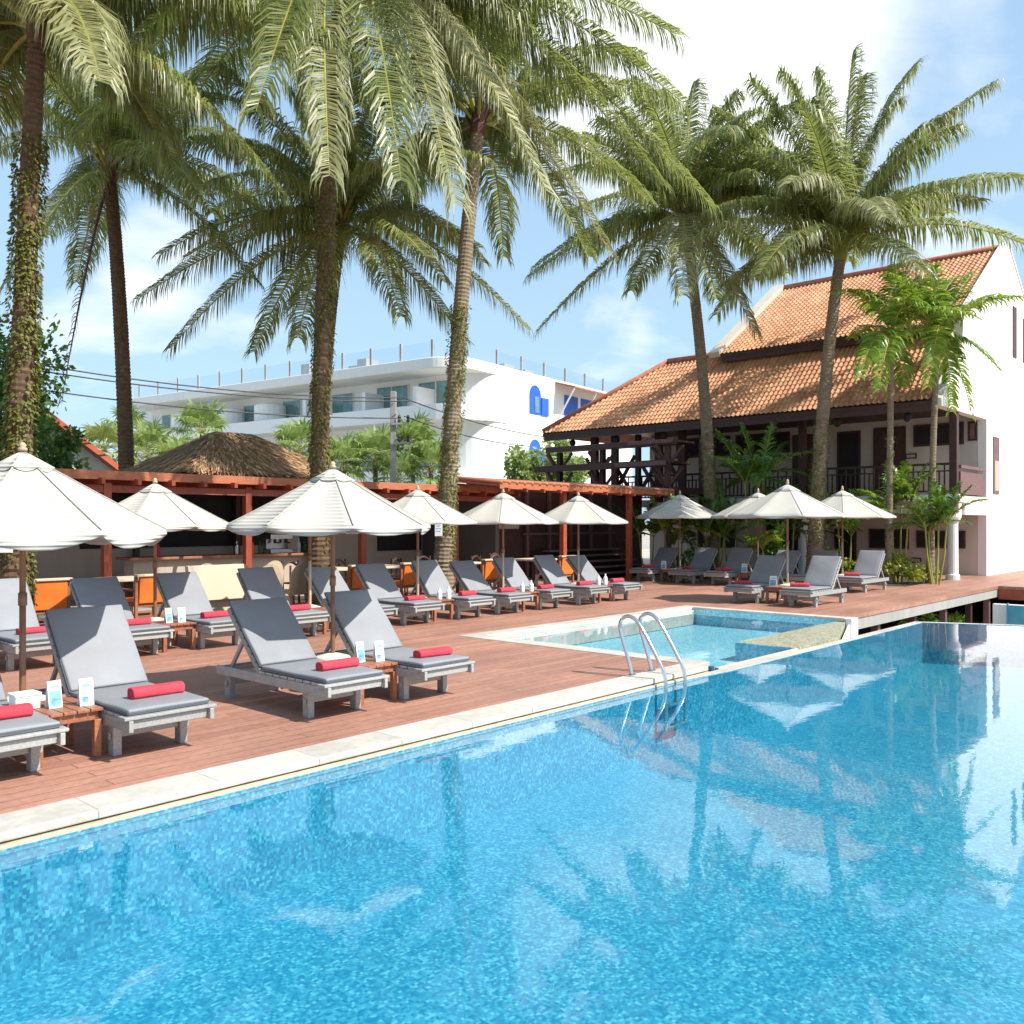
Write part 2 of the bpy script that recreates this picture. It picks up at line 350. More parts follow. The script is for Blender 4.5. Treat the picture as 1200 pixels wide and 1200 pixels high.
# flatten directions onto a cloud layer so that clouds crowd towards the horizon
zc=q.n('ShaderNodeMath',operation='ADD'); q.l(sep.outputs[2],zc.inputs[0]); zc.inputs[1].default_value=.18
dx=q.n('ShaderNodeMath',operation='DIVIDE'); q.l(sep.outputs[0],dx.inputs[0]); q.l(zc.outputs[0],dx.inputs[1])
dy=q.n('ShaderNodeMath',operation='DIVIDE'); q.l(sep.outputs[1],dy.inputs[0]); q.l(zc.outputs[0],dy.inputs[1])
cb=q.n('ShaderNodeCombineXYZ'); q.l(dx.outputs[0],cb.inputs[0]); q.l(dy.outputs[0],cb.inputs[1])
pv=q.mapping(cb.outputs[0],(1,1,1),CLOFF)
n1=q.noise(pv,1.05,9,.56); n1.inputs['Distortion'].default_value=.35
def blob(px,py,rad,soft):     # a bank of cloud round one direction of the sky
    d=(P(px,py,10)-Vector((0,0,HC))).normalized()
    dt=q.n('ShaderNodeVectorMath',operation='DOT_PRODUCT'); q.l(v,dt.inputs[0]); dt.inputs[1].default_value=d
    m=q.n('ShaderNodeMapRange',interpolation_type='SMOOTHSTEP'); m.inputs['From Min'].default_value=math.cos(rad+soft); m.inputs['From Max'].default_value=math.cos(max(.01,rad-soft*.6)); q.l(dt.outputs['Value'],m.inputs['Value'])
    return m.outputs[0]
acc=n1.outputs[0]
for px,py,rad,soft,amt in [(800,70,.09,.15,.23),(720,-120,.16,.16,.14),(1010,10,.08,.10,.12),(1120,120,.10,.11,.10),(1000,110,.05,.07,-.04),(190,300,.03,.05,.16),(700,390,.03,.04,.13),(780,400,.02,.03,.08),(120,420,.05,.06,.06)]:
    a=q.n('ShaderNodeMath',operation='MULTIPLY_ADD'); q.l(blob(px,py,rad,soft),a.inputs[0]); a.inputs[1].default_value=amt; q.l(acc,a.inputs[2]); acc=a.outputs[0]
cl=q.ramp(acc,[(.61,(0,0,0)),(.70,(.4,.4,.4)),(.82,(1,1,1))])
# pale tropical haze low over the horizon
hz=q.n('ShaderNodeMapRange'); q.l(sep.outputs[2],hz.inputs['Value']); hz.inputs['From Min'].default_value=0; hz.inputs['From Max'].default_value=.45; hz.inputs['To Min'].default_value=.80; hz.inputs['To Max'].default_value=.55
base=q.mix(hz.outputs[0],sky.outputs[0],(2.75,4.1,5.3))
colr=q.mix(cl,base,(6.1,6.25,6.45))
q.l(colr,bg.inputs[0]); q.l(bg.outputs[0],out.inputs[0])

# ================================================================ ground, deck, pools
def struct(o): o['kind']='structure'; return o
m=MB(); m.quad((-3000,-3000,-1.6),(3000,-3000,-1.6),(3000,3000,-1.6),(-3000,3000,-1.6)); struct(m.build('ground',M['ground']))
m=MB(); m.quad((-400,22,-.03),(600,22,-.03),(600,900,-.03),(-400,900,-.03)); m.quad((48,-300,-.034),(600,-300,-.034),(600,22,-.034),(48,22,-.034)); struct(m.build('garden_ground',M['ground']))
m=MB()
m.box(-20,5.82,-.08,9.54,22,0); m.box(9.54,9.8,-.08,16.2,22,0); m.box(16.2,6.5,-.08,48,22,0); m.box(27,-40,-.08,48,6.5,0); m.box(-20,-12,-.08,24,-1.02,0)
struct(m.build('deck',M['deck']))
m=MB(); W=[(-5,-.6),(19.62,-.6),(17.0,5.34),(9.9,5.34),(8.9,5.43),(-5,5.43)]; zb=-.82
m.v=[(x,y,zb) for x,y in W]; m.face(tuple(range(6)))
for i in range(6):
    a=W[i]; b=W[(i+1)%6]; m.quad((*b,zb),(*a,zb),(*a,-.076),(*b,-.076))
struct(m.build('pool_basin',M['pool']))
m=MB(); m.v=[(x,y,-.082) for x,y in W]; m.face(tuple(range(6))); struct(m.build('pool_water',M['water']))
# rim of the overflow sides
m=MB()
m.prism([(9.9,5.342),(16.999,5.342),(17.07,5.50),(9.9,5.50)],-1.6,-.073)
m.prism([(17.002,5.34),(19.622,-.6),(19.76,-.54),(17.08,5.51)],-1.6,-.075)
m.prism([(8.9,5.434),(9.899,5.344),(9.899,5.5),(8.9,5.5)],-.6,-.0715); m.box(9.87,5.505,-.5,12.15,5.556,-.054); struct(m.build('pool_rim',M['coping'],bevel=.008))
m=MB(); m.box(-5,5.455,-.045,9.54,5.818,.012); m.box(-5,-1.02,-.05,19.2,-.61,.012)
m.box(9.54,5.62,-.05,9.86,9.80,.0125); m.box(9.86,9.5,-.05,16.2,9.8,.012); m.box(15.95,6.35,-.05,16.2,9.5,.0125)
struct(m.build('pool_coping',M['coping'],bevel=.012))
m=MB(); m.box(-5,5.432,-.30,9.555,5.52,-.056); struct(m.build('pool_overflow_lip',M['lip'],bevel=.01))
# the small pool behind
SP=[(9.86,5.56),(12.15,5.56),(12.15,6.5),(15.95,6.5),(15.95,9.5),(9.86,9.5)]
m=MB(); m.face(tuple(range(6))); m.v=[(x,y,-.34) for x,y in SP]
for i in range(6):
    a=SP[i]; b=SP[(i+1)%6]; top=-.058 if i in (0,1,2) else -.04; m.quad((*b,-.34),(*a,-.34),(*a,top),(*b,top))
struct(m.build('small_pool_basin',M['poolpale']))
m=MB(); m.face(tuple(range(6))); m.v=[(x,y,-.062) for x,y in SP]; struct(m.build('small_pool_water',M['waterpale']))
m=MB(); m.prism([(9.865,9.12),(10.7,9.33),(15.9,9.43),(15.9,9.495),(9.865,9.495)],-.33,-.05); struct(m.build('small_pool_step',M['coping']))
m=MB(); m.prism([(12.16,5.56),(13.7,5.56),(15.94,6.34),(15.94,6.49),(12.16,6.49)],-1.5,-.057); struct(m.build('overflow_shelf',M['olive']))
m=MB(); m.box(15.95,6.22,-1.5,16.25,6.34,.01); m.box(15.96,6.345,-1.5,16.19,6.5,-.06); m.slab([(13.75,5.53,-1.5),(15.97,6.3,-1.5),(15.97,6.3,-.10),(13.75,5.53,-.10)],(.03,-.03,0)); struct(m.build('overflow_end_wall',M['white'],bevel=.01))
# boardwalk underside along the gap
m=MB(); m.box(16.3,6.52,-.30,27,6.60,-.085); struct(m.build('boardwalk_beam',M['concrete']))
for i,u in enumerate((18.4,20.6,22.8,24.9,26.6)):
    m=MB(); m.box(u-.07,6.62,-1.6,u+.07,6.76,-.08)
    m.box(u-.09,6.60,-1.6,u+.09,6.78,-1.5)
    o=m.build('boardwalk_post',M['darkwood'] if i%2 else M['mauvewood'],loc=(0,0,0))
    tag(o,'dark post holding up the boardwalk edge above the pool gap','post','posts under the boardwalk')
m=MB(); m.box(27.0,-40,-.36,27.05,6.5,-.085); struct(m.build('boardwalk_fascia',M['redwood']))
m=MB(); m.box(24.6,2.0,-1.6,24.8,6.05,-.30); struct(m.build('lower_wall',M['white']))
m=MB(); m.box(16.3,9.5,-1.6,48,9.7,-.09); struct(m.build('deck_shade_wall',M['black']))  # black colour paints in the shade below the deck
m=MB(); m.box(0,0,0,.06,.9,1.15); m.box(-.02,-.04,0,.08,0,1.2); m.box(-.02,.9,0,.08,.94,1.2)
o=m.build('glass_panel',M['glassblue'],loc=(24.4,4.75,-1.45)); tag(o,'blue glass panel standing below the dark boardwalk edge','glass panel')

# pool ladder
lad=thing('pool_ladder',(8.58,5.6,0),'curved steel pool ladder on the pale coping of the large pool','ladder')
for du in (-.2,.2):
    pts=[(5.77,.0),(5.80,.12),(5.87,.32),(5.935,.50),(5.94,.58),(5.91,.645),(5.85,.68),(5.77,.675),(5.70,.63),(5.62,.53),(5.52,.38),(5.42,.22),(5.35,.10),(5.325,0),(5.32,-.2),(5.32,-.55)]
    P3=[Vector((du,y-5.6,z)) for y,z in pts]
    # one smoothing pass gives a rounder hoop
    fine=[]
    for i in range(len(P3)-1):
        a,b=P3[i],P3[i+1]; fine += [a*.75+b*.25,a*.25+b*.75]
    m=MB(); m.tube([P3[0]]+fine+[P3[-1]],.0215,12); r=m.build('handrail',M['steel'],lad,smooth=True)
    m=MB(); m.lathe([(.05,.012),(.05,.022),(.026,.034)],16,(du,.17,0)); m.build('flange',M['steel'],r)
for z in (-.28,-.52):
    m=MB(); m.box(-.19,-.33,z,.19,-.24,z+.03); m.build('tread',M['steel'],lad,bevel=.008)
# ================================================================ sun loungers
def make_lounger(ang=48):
    t=thing('sun_lounger',(0,0,0),'x','sun lounger')
    m=MB(); g=M['greywood']
    for s in (-1,1):
        m.box(s*.315-.017,-.03,.232,s*.315+.017,1.84,.316)
    m.box(-.298,.012,.245,.298,.045,.312); m.box(-.298,1.79,.245,.298,1.82,.312); m.box(-.298,1.075,.225,.298,1.11,.30)
    for k in range(9):
        y=.0+k*.121; m.box(-.36 if k==0 else -.335,y-.02 if k==0 else y,.3185,.36 if k==0 else .335,y+.095,.342)
    m.build('frame',g,t,bevel=.005)
    for s in (-1,1):
        for y in (.36,1.70):
            m=MB(); x=s*.262; m.box(x-.032,y-.045,0,x+.032,y+.045,.30); m.box(x+s*.037-.004,y-.02,.12,x+s*.037+.016*s+.004,y+.02,.17)
            m.build('leg',g,t,bevel=.006)
    for y in (.34,1.68):
        m=MB(); m.box(-.23,y,.13,.23,y+.035,.20); m.build('stretcher',g,t,bevel=.004)
    # the raised back, hinged at y = 1.08
    A=math.radians(ang); d=Vector((0,math.cos(A),math.sin(A))); n=Vector((0,-math.sin(A),math.cos(A))); H=Vector((0,1.07,.335))
    R=Matrix.Translation(H) @ Matrix(((1,0,0,0),(0,d.y,n.y,0),(0,d.z,n.z,0),(0,0,0,1)))
    m=MB()
    for s in (-1,1): m.box(s*.30-.02,0,-.045,s*.30+.02,.80,-.002)
    for k in range(8): m.box(-.325,.015+k*.099,.0,.325,.095+k*.099,.018)
    m.xform(R).build('back_frame',g,t,bevel=.004)
    def pad(x0,x1,y0,y1,z0,z1,name,xf=None):
        mm=MB(); nx,ny=6,10; 
        def top(i,j):
            a=i/nx; b=j/ny; e=min(a,1-a,b,1-b); puff=.010*min(1,e*5)+.003*math.sin(b*9+a*4)
            return (x0+(x1-x0)*a, y0+(y1-y0)*b, z1+puff)
        for i in range(nx+1):
            for j in range(ny+1): mm.v.append(top(i,j))
        q=lambda i,j:i*(ny+1)+j
        for i in range(nx):
            for j in range(ny): mm.face((q(i,j),q(i+1,j),q(i+1,j+1),q(i,j+1)))
        ring=[q(i,0) for i in range(nx+1)]+[q(nx,j) for j in range(1,ny+1)]+[q(i,ny) for i in range(nx-1,-1,-1)]+[q(0,j) for j in range(ny-1,0,-1)]
        bb=len(mm.v)
        for r in ring: x,y,z=mm.v[r]; mm.v.append((x,y,z0))
        L=len(ring)
        for k in range(L): mm.face((ring[k],bb+k,bb+(k+1)%L,ring[(k+1)%L]))
        mm.face(tuple(bb+k for k in reversed(range(L))))
        if xf: mm.xform(xf)
        o=mm.build(name,M['cushion'],t,smooth=True,bevel=.016,seg=3)
        # piping round the upper edge
        pm=MB()
        pr=[Vector(p) for p in ((x0,y0,0),(x1,y0,0),(x1,y1,0),(x0,y1,0))]
        for k in range(4):
            a=pr[k]; b=pr[(k+1)%4]; pm.beam((a.x,a.y,(z0+z1)/2),(b.x,b.y,(z0+z1)/2),.012,.010)
        if xf: pm.xform(xf)
        pm.build('piping',M['cushside'],o)
        return o
    pad(-.318,.318,.015,1.045,.345,.392,'seat_cushion')
    pad(-.318,.318,.03,.835,.020,.070,'back_cushion',R)
    m=MB()
    for s in (-1,1):
        a=R@Vector((s*.245,.47,-.02)); m.beam(a,(s*.245,1.70,.295),.028,.035)
    m.beam((-.25,1.70,.285),(.25,1.70,.285),.03,.03); m.build('back_prop',M['greywood'],t)
    return t
LOUNGES=[make_lounger(a) for a in (48,45.5,50.5)]; used=[]
def lounger(u,v,rz,label,group):
    k=len(used); used.append(1); LOUNGE=LOUNGES[(k*2)%3]
    if k<3:
        o=LOUNGE; o.location=(u,v,0); o.rotation_euler=(0,0,rz); o['label']=label; o['group']=group
    else: o=dup(LOUNGE,(u,v,0),rz,label,group)
    return o
def make_towel():
    m=MB(); prof=[]; n=22
    L=.205
    for i,x in enumerate((-L,-L+.012,-L*.5,0,L*.5,L-.012,L)):
        for k in range(n):
            a=2*PI*k/n; rx=.062; rz=.052
            sq=(abs(math.cos(a))**3.2+abs(math.sin(a))**3.2)**(-1/3.2)
            f=.93 if i in (0,6) else 1
            wob=1+.02*math.sin(3*a+x*12)
            m.v.append((x, rx*sq*math.cos(a)*f*wob, rz+ rz*sq*math.sin(a)*f*wob))
    for i in range(6):
        for k in range(n): m.face((i*n+k,i*n+(k+1)%n,(i+1)*n+(k+1)%n,(i+1)*n+k))
    for e,s in ((0,-1),(6,1)):       # rolled ends: rings stepping inwards
        prev=e*n
        for r,dx in ((.72,.0),(.68,-.010),(.42,-.010),(.38,.0),(.12,.0)):
            b=len(m.v)
            for k in range(n):
                x,y,z=m.v[e*n+k]; m.v.append((s*L+s*dx, y*r, .052+(z-.052)*r))
            for k in range(n):
                f=(prev+k,prev+(k+1)%n,b+(k+1)%n,b+k); m.face(f if s>0 else f[::-1])
            prev=b
        m.face(tuple(prev+k for k in (range(n) if s>0 else reversed(range(n)))))
    return m.build('rolled_towel',M['towel'],smooth=True)
TOW=make_towel(); tused=[]
def towel(x,y,z,rz,label,sc=1,group='rolled red towels on the loungers'):
    if tused: o=TOW.copy(); COL.objects.link(o)
    else: o=TOW; tused.append(1)
    o.location=(x,y,z); o.rotation_euler=(0,0,rz); o.scale=(sc*RNG.uniform(.93,1.05),sc*RNG.uniform(.93,1.1),sc*RNG.uniform(.76,.92)); tag(o,label,'towel',group); return o

F=(0,);
front=[(2.10,'front row grey lounger at the pool edge, feet only, nearest the camera'),
       (3.20,'front row grey lounger beside the nearest wavy umbrella, back half shaded'),
       (4.93,'front row grey lounger just left of the brown umbrella pole, side and rear leg showing'),
       (6.05,'front row grey lounger just right of the brown umbrella pole, farthest along its row')]
FT=['red towel on the cut-off lounger at the left edge of the photo','red towel on the front row lounger beside the white table cards of the nearest umbrella','red towel in front of the tent cards by the brown umbrella pole','red towel on the farthest front row lounger, nearest the small pool']
TZ=.397
for (u,l),tl,dx,dy in zip(front,FT,(.03,.06,.06,.05),(.34,.36,.36,.27)):
    lounger(u,6.35,0,l,'loungers of the front row')
    towel(u+dx,6.35+dy,TZ,RNG.uniform(-.06,.06),tl)
rear=[(4.04,'second row lounger cut by the left edge, behind the nearest wavy umbrella pole'),
      (5.28,'second row lounger in front of the orange chair, left of the second umbrella pole'),
      (6.49,'second row lounger just right of the second umbrella pole, before the pale stone bench'),
      (7.83,'second row lounger before the rattan chairs, left of the pole seen beside the brown pole'),
      (9.15,'second row lounger directly behind the brown umbrella pole, half hidden by the front row'),
      (10.22,'second row lounger between two orange chairs, left of the slim pole beside the vine trunk'),
      (11.52,'second row lounger just right of the slim umbrella pole beside the vine palm trunk'),
      (12.60,'second row lounger right of the curved palm trunk, fourth from the row end'),
      (13.85,'second row lounger beside the fourth table, third from the row end'),
      (15.15,'second row lounger next to last at the steps end, in front of an orange chair'),
      (16.40,'second row lounger last at the steps end, beside the small pool corner')]
for i,(u,l) in enumerate(rear):
    v=11.10+i*.018
    lounger(u,v,0,l,'loungers of the second row')
    towel(u+RNG.uniform(-.03,.06),v+.42+RNG.uniform(-.04,.05),TZ,RNG.uniform(-.07,.07),
      ['red towel lying on the left-cut lounger of the second row','red towel on the lounger before the orange chair, left of the second table','red towel half hidden behind a front row backrest, right of the second table',
       'red towel beside the blue bottle in the second row','red towel just behind the farthest front row backrest','red towel beside white cups near the slim umbrella pole','red towel right of the slim umbrella pole, below the vine trunk',
       'red towel on the fourth lounger from the steps end','red towel on the third lounger from the steps end','red towel next to last at the steps end','red towel last at the steps end of the second row'][i])
RZ=-PI/2
right=[(17.37,9.22,'dark shaded lounger left of the small wooden table at the pool end'),
       (17.37,7.93,'sunlit pale grey lounger right of the small wooden table at the pool end')]
RT_=['red towel on the shaded lounger left of the small wooden table','red towel on the sunlit lounger right of the small wooden table']
for (u,v,l),tl in zip(right,RT_):
    lounger(u,v,RZ,l,'loungers at the far end of the small pool')
    towel(u+.42,v+.10,TZ,RZ+.5,tl,.95)
back=[(21.85,14.8,'lounger of the planting bed row nearest the timber steps'),
      (21.85,13.45,'lounger of the planting bed row, second from the timber steps'),
      (21.85,12.3,'lounger of the planting bed row under the right palm placard, third from the timber steps'),
      (21.85,10.9,'lounger of the planting bed row behind the shaded front lounger'),
      (21.85,9.85,'lounger of the planting bed row hidden behind the sunlit front lounger'),
      (21.85,8.6,'sunlit lounger of the planting bed row nearest the white wall')]
for i,(u,v,l) in enumerate(back):
    lounger(u,v,RZ,l,'loungers in front of the planting bed')
    if i!=4: towel(u+.42,v+RNG.uniform(-.1,.1),TZ,RZ+RNG.uniform(-.6,.6),['red towel on the lounger nearest the timber steps','red towel on the planting bed lounger second from the steps','red towel on the planting bed lounger third from the steps','red towel behind the shaded front lounger','','red towel on the sunlit lounger nearest the white wall'][i],.95)

# ================================================================ side tables
def make_table():
    t=thing('side_table',(0,0,0),'x','side table')
    m=MB()
    for k in range(5): m.box(-.235+k*.0955,-.30,.345,-.235+k*.0955+.088,.30,.368)
    m.build('table_top',M['tablewood'],t,bevel=.004)
    m=MB()
    for s in (-1,1): m.box(s*.205-.012,-.25,.285,s*.205+.012,.25,.344); m.box(-.19,s*.255-.012,.28,.19,s*.255+.012,.344)
    m.build('apron',M['tablewood'],t)
    for sx in (-1,1):
        for sy in (-1,1):
            m=MB(); m.box(sx*.205-.026,sy*.255-.026,0,sx*.205+.026,sy*.255+.026,.279); m.build('leg',M['tablewood'],t,bevel=.004)
    return t
TAB=make_table(); tabused=[]
def table(u,v,rz,label):
    if not tabused:
        tabused.append(1); o=TAB; o.location=(u,v,0); o.rotation_euler=(0,0,rz); o['label']=label; o['group']='side tables between the loungers'
    else: dup(TAB,(u,v,0),rz,label,'side tables between the loungers')
TABS=[(2.62,7.02,'wooden side table with two tent cards, nearest the camera'),(5.50,7.02,'wooden side table between the two farthest front row loungers'),
      (3.4,11.75,'wooden side table cut by the left edge of the photo, second row'),
      (5.90,11.75,'wooden side table of the second row carrying two white cards, beside the second umbrella pole'),(8.50,11.75,'wooden side table of the second row half hidden behind the brown umbrella pole'),
      (10.88,11.8,'wooden side table of the second row by the slim umbrella pole'),(13.24,11.8,'wooden side table of the second row right of the curved palm trunk'),(15.8,11.85,'wooden side table of the second row nearest the timber steps')]
for u,v,l in TABS: table(u,v,0,l)
table(18.1,8.58,RZ,'small dark wooden table between the shaded and the sunlit lounger at the pool end')
for v,l in ((14.12,'low wooden table in the planting bed row nearest the timber steps'),(11.6,'low wooden table behind the shaded front lounger'),(9.22,'low wooden table behind the sunlit front lounger')):
    table(22.6,v,RZ,l)

# ================================================================ umbrellas
def make_umbrella(R,zr,za,sag,pole='umbwood',vent=True,cv='canvas'):
    t=thing('patio_umbrella',(0,0,0),'x','umbrella')
    N=8; na=8; nr=9; m=MB(); rr=random.Random(3)
    def pt(a,r,drop=0):           # a in 0..N, r in 0..1
        k=int(a)%N; f=a-int(a); c0=2*PI*(k+.5)/N; c1=2*PI*(k+1.5)/N
        x=(math.cos(c0)*(1-f)+math.cos(c1)*f); y=(math.sin(c0)*(1-f)+math.sin(c1)*f)
        rib=4*f*(1-f)
        rad=R*r*(1-.045*rib*r)
        z=za+(zr-za)*(r**1.04) - sag*rib*r*(1.1-.35*r) - .05*(1-r)*r
        return Vector((x*rad,y*rad,z-drop))
    r0=.13
    for i in range(nr+1):
        r=r0+(1-r0)*i/nr
        for j in range(N*na): m.v.append(tuple(pt(j/na,r)))
    n=N*na
    for i in range(nr):
        for j in range(n): m.face((i*n+j,(i+1)*n+j,(i+1)*n+(j+1)%n,i*n+(j+1)%n))
    b=len(m.v)                     # hem
    for j in range(n):
        p=pt(j/na,1.0); f=(j%na)/na; q=pt(j/na,1.004,.035+.02*4*f*(1-f)*(1 if sag>.03 else .3)); m.v.append(tuple(q))
    for j in range(n): m.face((nr*n+j,b+j,b+(j+1)%n,nr*n+(j+1)%n))
    c=m.build('canopy',M[cv],t,smooth=True)
    so=c.modifiers.new('thick','SOLIDIFY'); so.thickness=.006; so.offset=-1
    # seams over the ribs
    m=MB()
    for k in range(N): m.tube([pt(k,r0+(1-r0)*i/5)+Vector((0,0,.006)) for i in range(6)],.006,4)
    m.build('seam',M['canvas'],c)
    m=MB(); r1=.22 if vent else .15
    for i,r in enumerate((.02,.10,r1)):
        for j in range(n):
            p=pt(j/na,r); m.v.append((p.x,p.y,p.z+.026-(.012*(4*((j%na)/na)*(1-(j%na)/na)) if i==2 else 0)))
    for i in range(2):
        for j in range(n): m.face((i*n+j,(i+1)*n+j,(i+1)*n+(j+1)%n,i*n+(j+1)%n))
    vv=m.build('vent_cap',M[cv],t,smooth=True); so=vv.modifiers.new('thick','SOLIDIFY'); so.thickness=.006; so.offset=-1
    m=MB(); m.tube([(0,0,.02),(0,0,za*.5)],.024,12,0); m.build('lower_pole',M['umbpale' if pole!='umbwood' else 'umbwood'],t,smooth=True)  # the pale variant paints sunlight onto the pole's lower half
    m=MB(); m.tube([(0,0,za*.5+.001),(0,0,za+.02)],.0235,12); m.lathe([(.033,za*.5-.05),(.033,za*.5+.05)],12); m.build('upper_pole',M['umbwood'],t,smooth=True)
    f_=1 if zr>1.85 else .62
    m=MB(); m.lathe([(.03,za+.02),(.036,za+.02+.03*f_),(.022,za+.02+.055*f_),(.03,za+.02+.075*f_),(.012,za+.02+.11*f_)],12); m.build('finial',M['umbpale'],t,smooth=True)
    m=MB(); m.lathe([(.055,za-.11),(.06,za-.09),(.06,za-.06),(.03,za-.04)],12); m.lathe([(.055,zr-.05),(.055,zr+.01)],12); m.build('hub',M['umbwood'],t)
    for k in range(N):
        a=pt(k,.06)-Vector((0,0,.045)); e=pt(k,.985)-Vector((0,0,.022)); mid=a.lerp(e,.48)
        m=MB(); m.beam(a,e,.016,.022); r=m.build('rib',M['umbpale'],t)
        m=MB(); d=Vector((mid.x,mid.y,0)).normalized(); m.beam(Vector((d.x*.05,d.y*.05,zr-.02)),mid-Vector((0,0,.012)),.014,.018); m.build('strut',M['umbpale'],r)
    m=MB(); m.lathe([(.25,0),(.25,.05),(.14,.07),(.125,.28),(.20,.305),(.205,.33),(.17,.365),(.06,.395),(.03,.40)],24); m.build('base',M['stone'],t,smooth=False,bevel=.006)
    return t
U0=make_umbrella(1.07,1.69,2.29,.115,cv='pleat'); U1=make_umbrella(1.05,1.72,2.29,.06,cv='pleat'); U2=make_umbrella(1.14,1.76,2.34,.02,'x'); U3=make_umbrella(1.30,1.90,2.57,.012,'x')
first={}
def umbrella(proto,key,u,v,rz,label,group):
    if key not in first:
        first[key]=1; proto.location=(u,v,0); proto.rotation_euler=(0,0,rz); proto['label']=label; proto['group']=group; return proto
    return dup(proto,(u,v,0),rz,label,group)
g='umbrellas between the left loungers'
umbrella(U0,0,2.58,7.55,.55,'cream umbrella with wavy pleated canopy cut by the left edge of the photo',g)
umbrella(U1,1,5.55,7.55,-.06,'large cream umbrella on a brown pole in the front row, seams clearly showing',g)
umbrella(U1,1,5.93,12.25,.45,'cream umbrella just right of the wavy one, before the thatched roof',g)
o=umbrella(U2,2,8.55,12.25,.2,'cream umbrella almost hidden behind the large front row canopy',g)
umbrella(U2,2,10.95,12.3,.1,'cream umbrella left of the curved palm trunk, partly behind the large canopy',g)
umbrella(U2,2,13.32,12.35,.3,'cream umbrella right of the curved palm trunk with a shaded underside edge',g)
umbrella(U2,2,15.88,12.4,.02,'cream umbrella with a slim pole in front of the timber steps',g)
g='umbrellas by the planting bed'
umbrella(U3,3,23.0,14.12,.2,'off-white umbrella with a pointed finial right of the timber steps',g)
umbrella(U3,3,23.0,11.6,.1,'off-white umbrella tucked behind the large one above the pool end',g)
umbrella(U3,3,18.6,8.68,.28,'large off-white umbrella over the small table at the pool end',g)
umbrella(U3,3,23.0,9.22,.0,'off-white umbrella rightmost, nearest the white wall',g)

# ================================================================ small things on the tables
def tent_card(u,v,z,rz,w,h,mt,label,group='cards standing on the side tables'):
    t=thing('tent_card',(u,v,z),label,'card',group,rz)
    d=.035
    m=MB(); m.slab([(-w/2,-d,0),(w/2,-d,0),(w/2,0,h),(-w/2,0,h)],(0,.003,0)); m.slab([(-w/2,d,0),(-w/2,0.004,h),(w/2,0.004,h),(w/2,d,0)],(0,-.003,.0)); m.build('card',M['paper'],t)
    m=MB(); n=Vector((0,-h,d)).normalized()*.002
    q=lambda x,s: Vector((x,-d+d*s,h*s))+n
    if mt=='blue': m.quad(q(-w*.42,.06),q(w*.42,.06),q(w*.42,.62),q(-w*.42,.62)); m.quad(q(-w*.3,.74),q(w*.3,.74),q(w*.3,.82),q(-w*.3,.82))
    else:
        m.quad(q(-w*.3,.70),q(w*.3,.70),q(w*.3,.80),q(-w*.3,.80)); m.quad(q(-w*.34,.14),q(w*.1,.14),q(w*.1,.34),q(-w*.34,.34)); m.quad(q(-w*.3,.52),q(w*.22,.52),q(w*.22,.56),q(-w*.3,.56))
    m.build('print',M['paperblue'],t)
    return t
tent_card(2.60,6.98,.369,.1,.10,.20,'blue','pale blue printed tent card on the nearest side table')
tent_card(2.80,6.90,.369,-.1,.10,.20,'white','white tent card beside the blue card on the nearest side table')
tent_card(5.48,7.02,.369,.1,.10,.20,'blue','blue card on the table right of the brown umbrella pole')
tent_card(5.65,6.93,.369,-.1,.10,.20,'white','white card on the table right of the brown umbrella pole')
tent_card(5.86,11.72,.369,.1,.10,.20,'blue','pale card beside the second umbrella pole, left one of two')
tent_card(6.02,11.66,.369,-.2,.10,.20,'white','plain white card beside the second umbrella pole, right one of two')
def bottle(u,v,z,label,mt='paper',h=.2,r=.032,cat='bottle',group='bottles on the side tables'):
    m=MB(); m.lathe([(r*.92,0),(r,.01),(r,h*.62),(r*.75,h*.74),(r*.36,h*.82),(r*.36,h*.93),(r*.42,h*.935),(r*.42,h)],14)
    o=m.build('bottle',M[mt],smooth=False,loc=(u,v,z),bevel=.002); return tag(o,label,cat,group)
bottle(8.60,11.62,.369,'blue bottle beside a red towel, just left of the brown umbrella pole','paperblue',.19,.04)
bottle(10.90,11.66,.369,'white bottle on the table by the slim umbrella pole','paper',.2,.045)
bottle(11.05,11.58,.369,'white bottle nearer the edge of the table by the slim umbrella pole','paper',.22,.045)
bottle(13.18,11.7,.369,'white bottle on the second row table right of the curved trunk','paper',.2,.045)
bottle(13.36,11.62,.369,'white bottle beside another on the table right of the curved trunk','paper',.22,.045)
bottle(15.7,11.7,.369,'white bottle on the table nearest the timber steps, left one','paper',.22,.045)
bottle(15.9,11.66,.369,'white bottle on the table nearest the timber steps, right one','paper',.24,.045)
tent_card(18.0,8.72,.369,RZ,.16,.22,'blue','blue card on the small wooden table under the large off-white umbrella','cards standing on the side tables')
tent_card(22.4,14.3,.369,RZ,.16,.24,'blue','blue card beside the pole of the pointed off-white umbrella')
tent_card(22.4,11.7,.369,RZ,.16,.24,'blue','blue card on the low table behind the shaded front lounger')
def box_thing(name,loc,dim,mt,label,cat,rz=0):
    m=MB(); x,y,z=dim; m.box(-x/2,-y/2,0,x/2,y/2,z*.82); m.box(-x/2-.008,-y/2-.008,z*.82,x/2+.008,y/2+.008,z)
    o=m.build(name,M[mt],loc=loc,bevel=.006); o.rotation_euler=(0,0,rz); return tag(o,label,cat)
box_thing('tissue_box',(2.44,7.10,.369),(.17,.14,.12),'paper','white box beside the base of the nearest umbrella','box')
